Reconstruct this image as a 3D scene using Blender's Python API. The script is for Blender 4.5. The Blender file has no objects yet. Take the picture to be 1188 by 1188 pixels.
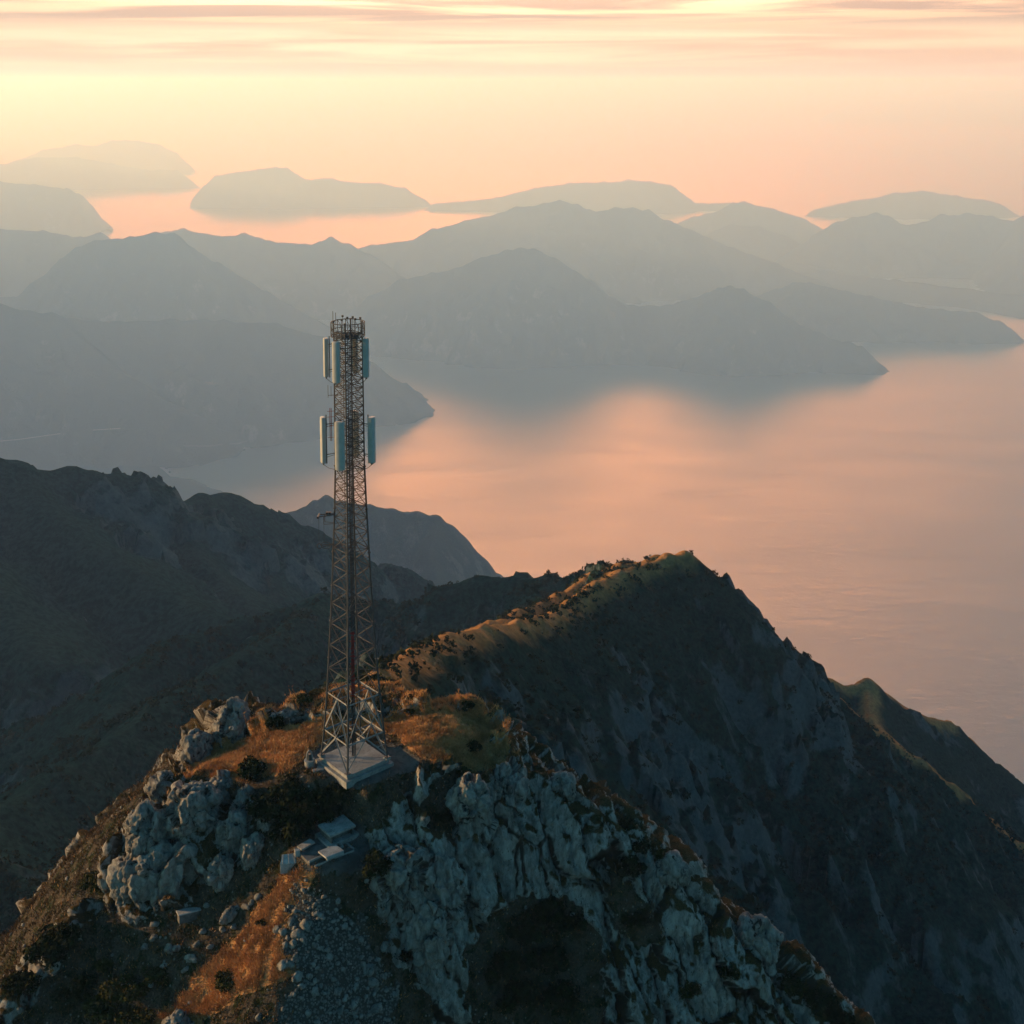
import bpy, bmesh, math, random
import numpy as np
from mathutils import Vector, Matrix
R = math.radians
scene = bpy.context.scene
col = scene.collection

# ------------------------------------------------------------------ camera
F = 1450.0          # focal length in photo pixels (photo 1188 wide)
PITCH = R(6.5)
HORIZON = 95.0
CY = HORIZON + F * math.tan(PITCH)
CAMZ = 60.3         # above the tower plinth ground (z = 0)
SEA = CAMZ - 3300.0
FARK = 3300.0 / 600.0
cam_data = bpy.data.cameras.new('camera')
cam = bpy.data.objects.new('camera', cam_data)
col.objects.link(cam)
cam.location = (0, 0, CAMZ)
cam.rotation_euler = (math.pi / 2 - PITCH, 0, 0)
cam_data.sensor_width = 36
cam_data.lens = 36 * F / 1188
cam_data.shift_y = -(594 - CY) / 1188
cam_data.clip_start = 1
cam_data.clip_end = 500000
scene.camera = cam

# ------------------------------------------------------------------ light
SUN_AZ, SUN_EL = R(-84), R(8)
sun_data = bpy.data.lights.new('sun', 'SUN')
sun = bpy.data.objects.new('sun', sun_data)
col.objects.link(sun)
sun_data.energy = 5.0
sun_data.angle = R(0.6)
sun_data.color = (1.0, 0.60, 0.28)
to_sun = Vector((math.sin(SUN_AZ) * math.cos(SUN_EL), math.cos(SUN_AZ) * math.cos(SUN_EL), math.sin(SUN_EL)))
sun.rotation_euler = to_sun.to_track_quat('Z', 'Y').to_euler()

world = bpy.data.worlds.new('World')
scene.world = world
world.use_nodes = True
SKY_STRENGTH = 0.12


def build_sky():
    nt = world.node_tree
    N, L = nt.nodes, nt.links
    N.clear()
    out = N.new('ShaderNodeOutputWorld')
    bg = N.new('ShaderNodeBackground')
    sky = N.new('ShaderNodeTexSky')
    sky.sky_type = 'NISHITA'
    sky.sun_disc = False
    sky.sun_elevation = SUN_EL
    sky.sun_rotation = SUN_AZ
    sky.altitude = 600
    sky.air_density = 1.0
    sky.dust_density = 1.6
    sky.ozone_density = 1.5
    tc = N.new('ShaderNodeTexCoord')
    sep = N.new('ShaderNodeSeparateXYZ')
    L.new(tc.outputs['Generated'], sep.inputs[0])

    def mth(op, a, b=None, c=None):
        n = N.new('ShaderNodeMath'); n.operation = op
        for i, v in enumerate((a, b, c)):
            if v is None: continue
            if isinstance(v, (int, float)): n.inputs[i].default_value = v
            else: L.new(v, n.inputs[i])
        return n.outputs[0]

    def mix(f, a, b, mode='MIX'):
        n = N.new('ShaderNodeMix'); n.data_type = 'RGBA'; n.blend_type = mode
        for k, v in ((0, f), (6, a), (7, b)):
            if isinstance(v, (int, float)): n.inputs[k].default_value = v
            elif isinstance(v, tuple): n.inputs[k].default_value = (*v, 1)
            else: L.new(v, n.inputs[k])
        return n.outputs[2]

    def ramp(x, a, b):
        n = N.new('ShaderNodeMapRange'); n.interpolation_type = 'SMOOTHSTEP'
        L.new(x, n.inputs[0]); n.inputs[1].default_value = a; n.inputs[2].default_value = b
        return n.outputs[0]
    z = sep.outputs[2]
    az = mth('ARCTAN2', sep.outputs[0], sep.outputs[1])
    # long flat streaks of cloud, low over the horizon
    comb = N.new('ShaderNodeCombineXYZ')
    L.new(mth('MULTIPLY', az, 3.2), comb.inputs[0]); L.new(mth('MULTIPLY', z, 75.0), comb.inputs[1])
    n1 = N.new('ShaderNodeTexNoise'); n1.inputs['Scale'].default_value = 1.0; n1.inputs['Detail'].default_value = 7
    n1.inputs['Roughness'].default_value = 0.55; n1.inputs['Distortion'].default_value = 0.5
    L.new(comb.outputs[0], n1.inputs['Vector'])
    streak = n1.outputs['Fac']
    tint = mix(1.0, sky.outputs[0], SKY_TINT, 'MULTIPLY')
    # added glow straight ahead, away from the sun, brightening the water and the haze
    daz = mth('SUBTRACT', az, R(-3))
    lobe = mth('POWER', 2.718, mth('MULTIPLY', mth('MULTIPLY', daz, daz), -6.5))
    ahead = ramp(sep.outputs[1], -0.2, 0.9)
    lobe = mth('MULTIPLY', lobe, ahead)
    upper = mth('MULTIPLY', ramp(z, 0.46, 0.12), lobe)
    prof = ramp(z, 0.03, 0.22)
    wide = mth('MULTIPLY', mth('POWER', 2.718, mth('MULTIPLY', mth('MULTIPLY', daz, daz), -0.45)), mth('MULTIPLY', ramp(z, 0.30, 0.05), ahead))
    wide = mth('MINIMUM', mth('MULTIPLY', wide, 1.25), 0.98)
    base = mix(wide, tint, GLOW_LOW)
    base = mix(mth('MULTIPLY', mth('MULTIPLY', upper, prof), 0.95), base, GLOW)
    band = mth('MULTIPLY', ramp(z, 0.006, 0.020), ramp(z, 0.058, 0.036))
    bright = mth('MULTIPLY', mth('MULTIPLY', band, ramp(streak, 0.36, 0.60)), mth('ADD', mth('MULTIPLY', lobe, 0.6), 0.3))
    c2 = mix(bright, base, BRIGHT)
    dark = mth('MULTIPLY', mth('MULTIPLY', ramp(z, 0.036, 0.052), ramp(z, 0.16, 0.08)), ramp(streak, 0.40, 0.56))
    c3 = mix(mth('MULTIPLY', dark, 0.75), c2, MAUVE)
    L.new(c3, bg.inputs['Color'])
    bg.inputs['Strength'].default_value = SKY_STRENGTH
    L.new(bg.outputs[0], out.inputs['Surface'])


SKY_TINT = (0.31, 0.98, 1.10)
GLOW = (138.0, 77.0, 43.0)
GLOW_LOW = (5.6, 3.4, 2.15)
BRIGHT = (7.8, 5.8, 3.9)
MAUVE = (3.0, 2.05, 1.65)
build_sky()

scene.view_settings.view_transform = 'Standard'
scene.view_settings.look = 'None'
scene.view_settings.exposure = 0.54
scene.view_settings.gamma = 1.0
scene.cycles.use_denoising = True
scene.cycles.denoising_prefilter = 'ACCURATE'
scene.cycles.max_bounces = 6
scene.cycles.diffuse_bounces = 2
scene.cycles.glossy_bounces = 2
scene.cycles.volume_bounces = 1
scene.cycles.use_adaptive_sampling = True
scene.cycles.adaptive_threshold = 0.01
scene.cycles.sample_clamp_indirect = 6.0

# ------------------------------------------------------------------ helpers
CP, SP = math.cos(PITCH), math.sin(PITCH)


def ray(u, v):
    a, b = (u - 594) / F, (CY - v) / F
    return Vector((a, CP + b * SP, -SP + b * CP))


def at(u, v, Y):
    """the world point seen at photo pixel u, v, at distance Y ahead of the camera"""
    d = ray(u, v)
    return Vector((0, 0, CAMZ)) + d * (Y / d.y)


def at_z(u, v, z):
    d = ray(u, v)
    return Vector((0, 0, CAMZ)) + d * ((z - CAMZ) / d.z)


def tag(o, label=None, cat=None, group=None, kind=None):
    if label: o['label'] = label
    if cat: o['category'] = cat
    if group: o['group'] = group
    if kind: o['kind'] = kind
    return o


def empty(name, loc=(0, 0, 0), rz=0.0):
    o = bpy.data.objects.new(name, None)
    o.location = loc
    o.rotation_euler = (0, 0, rz)
    o.empty_display_size = 0.3
    col.objects.link(o)
    return o


def link(name, me, mat=None, parent=None, smooth=False):
    o = bpy.data.objects.new(name, me)
    col.objects.link(o)
    if mat is not None and not me.materials: me.materials.append(mat)
    if parent is not None: o.parent = parent
    if smooth: me.polygons.foreach_set('use_smooth', [True] * len(me.polygons))
    return o


def np_mesh(name, verts, faces, uniform=4):
    """verts (n,3), faces (m,k) numpy arrays -> mesh"""
    me = bpy.data.meshes.new(name)
    verts = np.asarray(verts, dtype=np.float32); faces = np.asarray(faces, dtype=np.int32)
    m, k = faces.shape
    me.vertices.add(len(verts)); me.vertices.foreach_set('co', verts.ravel())
    me.loops.add(m * k); me.loops.foreach_set('vertex_index', faces.ravel())
    me.polygons.add(m)
    me.polygons.foreach_set('loop_start', np.arange(m, dtype=np.int32) * k)
    me.polygons.foreach_set('loop_total', np.full(m, k, dtype=np.int32))
    me.update(calc_edges=True)
    return me


def grid_faces(nx, ny):
    i = np.arange(nx * ny).reshape(ny, nx)
    return np.stack([i[:-1, :-1], i[:-1, 1:], i[1:, 1:], i[1:, :-1]], -1).reshape(-1, 4)


# hash based value noise, vectorised
def _hash(ix, iy, iz, seed):
    h = (ix.astype(np.int64) * 374761393 + iy.astype(np.int64) * 668265263 + iz.astype(np.int64) * 2147483647 + seed * 1274126177) & 0xFFFFFFFF
    h = ((h ^ (h >> 13)) * 1274126177) & 0xFFFFFFFF
    h = ((h ^ (h >> 16)) * 2246822519) & 0xFFFFFFFF
    return ((h ^ (h >> 15)) & 0xFFFFFF) / float(0xFFFFFF)


def _grad(ix, iy, iz, seed, fx, fy, fz):
    a = _hash(ix, iy, iz, seed) * 6.28318
    zz = _hash(ix, iy, iz, seed + 71) * 2 - 1
    r = np.sqrt(1 - zz * zz)
    return np.cos(a) * r * fx + np.sin(a) * r * fy + zz * fz


def noise(x, y, z=None, seed=0):
    """gradient noise about -1..1"""
    if z is None: z = np.zeros_like(x)
    x0, y0, z0 = np.floor(x), np.floor(y), np.floor(z)
    fx, fy, fz = x - x0, y - y0, z - z0
    s = lambda t: t * t * t * (t * (t * 6 - 15) + 10)
    u, v, w = s(fx), s(fy), s(fz)
    g = lambda i, j, k: _grad(x0 + i, y0 + j, z0 + k, seed, fx - i, fy - j, fz - k)
    l = lambda a, b, t: a + (b - a) * t
    a = l(l(g(0, 0, 0), g(1, 0, 0), u), l(g(0, 1, 0), g(1, 1, 0), u), v)
    b = l(l(g(0, 0, 1), g(1, 0, 1), u), l(g(0, 1, 1), g(1, 1, 1), u), v)
    return l(a, b, w) * 1.6


def fbm(x, y, z=None, oct=5, seed=0, gain=0.5, ridged=False):
    t, a, f, tot = 0, 1.0, 1.0, 0.0
    for o in range(oct):
        n = noise(x * f, y * f, None if z is None else z * f, seed + o * 13)
        if ridged: n = 1 - 2 * np.abs(n)
        t = t + a * n; tot += a
        a *= gain; f *= 2.03
    return t / tot


def worley(x, y, z, seed=0):
    """F1 and F2 of jittered cells, plus a random value per nearest cell"""
    x0, y0, z0 = np.floor(x), np.floor(y), np.floor(z)
    f1 = np.full(x.shape, 9.0); f2 = np.full(x.shape, 9.0); cid = np.zeros(x.shape); tilt = np.zeros(x.shape)
    for i in (-1, 0, 1):
        for j in (-1, 0, 1):
            for k in (-1, 0, 1):
                cx, cy, cz = x0 + i, y0 + j, z0 + k
                ox, oy, oz = cx + _hash(cx, cy, cz, seed) - x, cy + _hash(cx, cy, cz, seed + 7) - y, cz + _hash(cx, cy, cz, seed + 15) - z
                d = np.sqrt(ox ** 2 + oy ** 2 + oz ** 2)
                m = d < f1
                f2 = np.where(m, f1, np.minimum(f2, d))
                cid = np.where(m, _hash(cx, cy, cz, seed + 23), cid)
                tilt = np.where(m, _grad(cx, cy, cz, seed + 31, ox, oy, oz), tilt)
                f1 = np.where(m, d, f1)
    return f1, f2, cid, tilt



def sstep(x, a, b):
    t = np.clip((x - a) / (b - a), 0, 1)
    return t * t * (3 - 2 * t)


# ------------------------------------------------------------------ material helper
class NB:
    def __init__(self, name, rough=0.9, spec=0.2):
        self.m = bpy.data.materials.new(name); self.m.use_nodes = True
        self.nt = self.m.node_tree; self.N = self.nt.nodes; self.L = self.nt.links
        self.b = self.N['Principled BSDF']
        self.b.inputs['Roughness'].default_value = rough
        self.b.inputs['Specular IOR Level'].default_value = spec
        self.tc = self.N.new('ShaderNodeTexCoord')
        self.geo = self.N.new('ShaderNodeNewGeometry')

    def pos(self, scale=(1, 1, 1), obj=True):
        n = self.N.new('ShaderNodeMapping'); n.inputs['Scale'].default_value = scale
        self.L.new(self.tc.outputs['Object'] if obj else self.geo.outputs['Position'], n.inputs[0])
        return n.outputs[0]

    def noise(self, vec, scale, detail=6, rough=0.55, dist=0.0):
        n = self.N.new('ShaderNodeTexNoise'); n.inputs['Scale'].default_value = scale
        n.inputs['Detail'].default_value = detail; n.inputs['Roughness'].default_value = rough
        n.inputs['Distortion'].default_value = dist
        self.L.new(vec, n.inputs['Vector']); return n.outputs['Fac']

    def voro(self, vec, scale, feature='F1', out='Distance', rand=1.0):
        n = self.N.new('ShaderNodeTexVoronoi'); n.feature = feature
        n.inputs['Scale'].default_value = scale; n.inputs['Randomness'].default_value = rand
        self.L.new(vec, n.inputs['Vector']); return n.outputs[out]

    def math(self, op, a, b=None):
        n = self.N.new('ShaderNodeMath'); n.operation = op
        for i, v in enumerate((a, b)):
            if v is None: continue
            if isinstance(v, (int, float)): n.inputs[i].default_value = v
            else: self.L.new(v, n.inputs[i])
        return n.outputs[0]

    def ramp(self, x, a, b, lo=0.0, hi=1.0):
        n = self.N.new('ShaderNodeMapRange'); n.interpolation_type = 'SMOOTHSTEP'
        self.L.new(x, n.inputs[0])
        for k, v in zip((1, 2, 3, 4), (a, b, lo, hi)): n.inputs[k].default_value = v
        return n.outputs[0]

    def mix(self, f, a, b, mode='MIX'):
        n = self.N.new('ShaderNodeMix'); n.data_type = 'RGBA'; n.blend_type = mode
        for k, v in ((0, f), (6, a), (7, b)):
            if isinstance(v, (int, float)): n.inputs[k].default_value = v
            elif isinstance(v, tuple): n.inputs[k].default_value = (*v, 1)
            else: self.L.new(v, n.inputs[k])
        return n.outputs[2]

    def attr(self, name):
        n = self.N.new('ShaderNodeAttribute'); n.attribute_name = name; return n.outputs['Fac']

    def normal_z(self):
        s = self.N.new('ShaderNodeSeparateXYZ'); self.L.new(self.geo.outputs['Normal'], s.inputs[0]); return s.outputs[2]

    def bump(self, h, strength=0.5, dist=1.0, prev=None):
        n = self.N.new('ShaderNodeBump'); n.inputs['Strength'].default_value = strength; n.inputs['Distance'].default_value = dist
        self.L.new(h, n.inputs['Height'])
        if prev is not None: self.L.new(prev, n.inputs['Normal'])
        return n.outputs[0]

    def done(self, color=None, normal=None, rough=None):
        if color is not None:
            if isinstance(color, tuple): self.b.inputs['Base Color'].default_value = (*color, 1)
            else: self.L.new(color, self.b.inputs['Base Color'])
        if normal is not None: self.L.new(normal, self.b.inputs['Normal'])
        if rough is not None: self.L.new(rough, self.b.inputs['Roughness'])
        return self.m


def mat_plain(name, c, rough=0.8, var=0.25, scale=6.0, metal=0.0, spec=0.3):
    k = NB(name, rough, spec)
    n = k.noise(k.pos(), scale, 5)
    c2 = tuple(x * (1 - var) for x in c); c3 = tuple(min(1, x * (1 + var)) for x in c)
    k.b.inputs['Metallic'].default_value = metal
    return k.done(k.mix(k.ramp(n, 0.3, 0.7), c2, c3))


def mat_hill(name, far, green=(0.015, 0.027, 0.020), dry=(0.20, 0.115, 0.045), rock=(0.11, 0.11, 0.108), rocky=0.5, dryness=0.5, bump=1.0, crest=1.0):
    """scrub covered limestone hillside; `far` is the size in metres of its largest patches"""
    k = NB(name, 1.0, 0.0)
    p = k.pos(obj=False)
    big = k.noise(p, 1.0 / far, 6, 0.6, 0.4)
    mid = k.noise(p, 6.0 / far, 6, 0.62)
    fine = k.noise(p, 40.0 / far, 5, 0.65)
    pv = k.pos((1, 1, 0.6), obj=False)
    crag = k.math('ADD', k.math('MULTIPLY', k.noise(pv, 2.6 / far, 7, 0.68, 0.5), 0.65), k.math('MULTIPLY', k.noise(pv, 11.0 / far, 7, 0.68, 0.3), 0.35))
    nz = k.normal_z()
    g = k.mix(k.ramp(fine, 0.38, 0.62), tuple(c * 0.55 for c in green), tuple(c * 1.35 for c in green))
    d = k.mix(k.ramp(fine, 0.3, 0.7), tuple(c * 0.7 for c in dry), tuple(c * 1.25 for c in dry))
    dm = k.math('ADD', k.math('MULTIPLY', big, 0.6), k.math('ADD', k.math('MULTIPLY', mid, 0.35), k.math('MULTIPLY', nz, 0.35)))
    c = k.mix(k.ramp(dm, 0.80 - 0.25 * dryness, 0.93 - 0.22 * dryness), g, d)
    if crest:
        cr = k.attr('crest')
        c = k.mix(k.math('MULTIPLY', k.ramp(k.math('ADD', cr, k.math('MULTIPLY', mid, 0.6)), 0.75, 1.1), 0.9 * crest), c, d)
    rm = k.math('ADD', k.math('ADD', k.math('MULTIPLY', crag, 0.9), k.math('MULTIPLY', nz, -0.55)), k.math('MULTIPLY', k.attr('outcrop'), 0.16))
    rk = k.mix(k.ramp(fine, 0.25, 0.75), tuple(x * 0.6 for x in rock), tuple(min(1, x * 1.2) for x in rock))
    c = k.mix(k.ramp(rm, 0.22 - 0.25 * rocky, 0.34 - 0.25 * rocky), c, rk)
    b1 = k.bump(k.math('ADD', k.math('MULTIPLY', mid, 2.0), fine), 0.9, far / 40.0 * bump)
    return k.done(c, b1)


# ------------------------------------------------------------------ ridges
def crest_height(X, Y, crests, kfall, soft):
    """height of a ridge system at points X, Y: every crest polyline falls away on both sides"""
    best = np.full(X.shape, -1e9); T = np.zeros(X.shape); D = np.zeros(X.shape)
    t0 = 0.0
    for pts in crests:
        P = np.array([p[:3] for p in pts], float)
        for a, b in zip(P[:-1], P[1:]):
            ab = b[:2] - a[:2]; l2 = (ab ** 2).sum() + 1e-9
            t = np.clip(((X - a[0]) * ab[0] + (Y - a[1]) * ab[1]) / l2, 0, 1)
            dx, dy = X - (a[0] + t * ab[0]), Y - (a[1] + t * ab[1])
            d = np.sqrt(dx * dx + dy * dy)
            h = a[2] + t * (b[2] - a[2]) - kfall(d, dy)
            m = h > best
            T = np.where(m, t0 + t * math.sqrt(l2), T); D = np.where(m, d, D)
            # smooth maximum
            k = np.clip(0.5 + 0.5 * (h - best) / soft, 0, 1)
            best = np.where(best < -1e8, h, best + (h - best) * k + soft * k * (1 - k) * 0.5)
            t0 += math.sqrt(l2)
        t0 += 977.0
    return best, T, D


def ridge(name, crests_px, res, mat, slope=0.75, steep_near=None, margin=(200, 200, 150, 250), gully=0.35, lam=60.0, rough=1.0, seed=0, floor=None,
          label=None, warp=0.25, crest_w=6.0, curve=0.0, K=1.0, block=None):
    res *= K; lam *= K; crest_w *= K; margin = tuple(m * K for m in margin)
    crests = [[p if isinstance(p, Vector) else at(p[0], p[1], p[2] * K) for p in c] for c in crests_px]
    allp = np.array([p for c in crests for p in c])
    x0, x1 = allp[:, 0].min() - margin[0], allp[:, 0].max() + margin[1]
    y0, y1 = allp[:, 1].min() - margin[2], allp[:, 1].max() + margin[3]
    nx, ny = int((x1 - x0) / res) + 1, int((y1 - y0) / res) + 1
    X, Y = np.meshgrid(np.linspace(x0, x1, nx), np.linspace(y0, y1, ny))
    wx = lam * warp * fbm(X / lam / 1.3, Y / lam / 1.3, oct=3, seed=seed + 5)
    wy = lam * warp * fbm(X / lam / 1.3, Y / lam / 1.3, oct=3, seed=seed + 9)
    zmax, zmin = allp[:, 2].max(), (SEA if floor is None else floor)
    scale = zmax - zmin

    def kf(d, dy):
        # gentle by the crest, steeper below
        return slope * (np.sqrt(d * d + crest_w ** 2) - crest_w) + curve * d * d / scale
    # the warp fades out on the crest itself so the skyline stays where it was traced
    h0, T0, D0 = crest_height(X, Y, crests, kf, lam * 0.12)
    fade = sstep(D0, 0, lam * 1.2)
    h, T, D = crest_height(X + wx * fade, Y + wy * fade, crests, kf, lam * 0.12)
    # gullies run down from the crest
    g = fbm(T / lam + 0.25 * noise(X / lam * 1.7, Y / lam * 1.7, seed=seed + 3), D / (lam * 3.2), oct=4, seed=seed, ridged=True)
    h = h + gully * np.minimum(D, lam * 1.6) * (g - 0.25) * 0.55
    det = fbm(X / (lam * 0.55), Y / (lam * 0.55), oct=6, seed=seed + 40, ridged=True, gain=0.6)
    h = h + rough * lam * 0.055 * (det - 0.2) * (0.25 + sstep(D, 0, lam * 0.7))
    rocky = np.zeros(X.shape)
    if block:
        bs, amp = block
        m = fbm(X / (bs * 5.0), Y / (bs * 5.0), h / (bs * 9.0), oct=4, seed=seed + 61)
        rocky = sstep(m, 0.02, 0.20) * sstep(D, lam * 0.03, lam * 0.3)
        jx, jy = X + bs * 0.5 * fbm(X / bs, Y / bs, oct=3, seed=seed + 62), Y + bs * 0.5 * fbm(X / bs, Y / bs, oct=3, seed=seed + 63)
        _, _, cc, tt = worley(jx / bs, jy / bs, h / (bs * 2.2), seed=seed + 64)
        _, _, c4, t4 = worley(jx / bs * 3.1, jy / bs * 3.1, h / bs * 1.3, seed=seed + 65)
        h = h + rocky * amp * ((cc - 0.4) + 0.9 * tt + 0.35 * (c4 - 0.5) + 0.3 * t4)
    if floor is None: h = np.maximum(h, SEA - 15)
    else: h = np.maximum(h, floor)
    me = np_mesh(name, np.stack([X, Y, h], -1).reshape(-1, 3), grid_faces(nx, ny))
    a = me.attributes.new('crest', 'FLOAT', 'POINT')
    a.data.foreach_set('value', np.exp(-D / (lam * 0.20)).ravel().astype(np.float32))
    a = me.attributes.new('outcrop', 'FLOAT', 'POINT'); a.data.foreach_set('value', rocky.ravel().astype(np.float32))
    o = link(name, me, mat, smooth=True)
    tag(o, label=label, kind='structure')
    return o, (X, Y, h, D)
# ------------------------------------------------------------------ sea
def build_sea():
    k = NB('sea_water', 0.42, 0.5)
    p = k.pos((0.7, 1.5, 1.0), obj=False)
    w1 = k.noise(p, 1 / 30.0, 4, 0.55, 0.3)
    w2 = k.noise(p, 1 / 95.0, 3, 0.5, 0.6)
    calm = k.ramp(k.noise(p, 1 / 900.0, 3), 0.35, 0.65, 0.45, 1.0)
    n = k.bump(k.math('MULTIPLY', k.math('ADD', w1, k.math('MULTIPLY', w2, 2.4)), calm), 0.45, 3.4)
    k.b.inputs['IOR'].default_value = SEA_IOR
    lane = k.noise(k.pos((0.35, 1.0, 1.0), obj=False), 1 / 700.0, 5, 0.6, 0.8)
    m = k.done((0.030, 0.045, 0.055), n, k.ramp(lane, 0.35, 0.65, 0.37, 0.42))
    nx, ny = 90, 90
    xs = np.linspace(-1, 1, nx); ys = np.linspace(0, 1, ny)
    X, Y = np.meshgrid(np.sign(xs) * np.abs(xs) ** 2.4 * 98000, -1500 + ys ** 3 * 220000)
    me = np_mesh('sea', np.stack([X, Y, np.full_like(X, SEA)], -1).reshape(-1, 3), grid_faces(nx, ny))
    tag(link('sea', me, m), 'calm sea and bay shining in the sunset', kind='structure')


SEA_IOR = 2.9
build_sea()

# ------------------------------------------------------------------ haze
def build_haze():
    x, y0, y1, zb, zt = 100000.0, -2000.0, 225000.0, SEA - 60, CAMZ + 200
    bm = bmesh.new()
    bmesh.ops.create_cube(bm, size=1)
    for v in bm.verts:
        v.co = (v.co.x * 2 * x, y0 if v.co.y < 0 else y1, zb if v.co.z < 0 else zt)
    me = bpy.data.meshes.new('haze'); bm.to_mesh(me); bm.free()
    m = bpy.data.materials.new('haze_air'); m.use_nodes = True
    nt = m.node_tree; nt.nodes.clear()
    out = nt.nodes.new('ShaderNodeOutputMaterial')
    v = nt.nodes.new('ShaderNodeVolumePrincipled')
    v.inputs['Color'].default_value = HAZE_COLOR
    v.inputs['Absorption Color'].default_value = (1, 1, 1, 1)
    v.inputs['Density'].default_value = HAZE_DENSITY
    v.inputs['Anisotropy'].default_value = HAZE_G
    nt.links.new(v.outputs[0], out.inputs['Volume'])
    o = link('haze', me, m)
    o.display_type = 'WIRE'
    tag(o, 'warm sunset haze lying over the bay and the hills', kind='stuff')


HAZE_COLOR = (0.28, 0.51, 0.88, 1)
HAZE_DENSITY = 0.0001
HAZE_G = 0.42
build_haze()

# ------------------------------------------------------------------ far land
M_near = mat_hill("near_hillside", 60.0, rocky=0.40, dryness=-0.9, dry=(0.36, 0.18, 0.07), rock=(0.065, 0.090, 0.097), green=(0.012, 0.030, 0.024))
M_valley = mat_hill("valley_hillside", 90.0, rocky=0.40, dryness=-0.9, crest=0.25, green=(0.012, 0.034, 0.030), dry=(0.022, 0.040, 0.030), rock=(0.055, 0.085, 0.092))
M_mid = mat_hill("mid_hillside", 150.0, rocky=0.40, dryness=-0.9, crest=0.25, green=(0.012, 0.034, 0.030), dry=(0.022, 0.040, 0.030), rock=(0.055, 0.085, 0.092))
M_far = mat_hill("far_hillside", 420.0, rocky=0.3, dryness=-0.4, crest=0.0)


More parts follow.
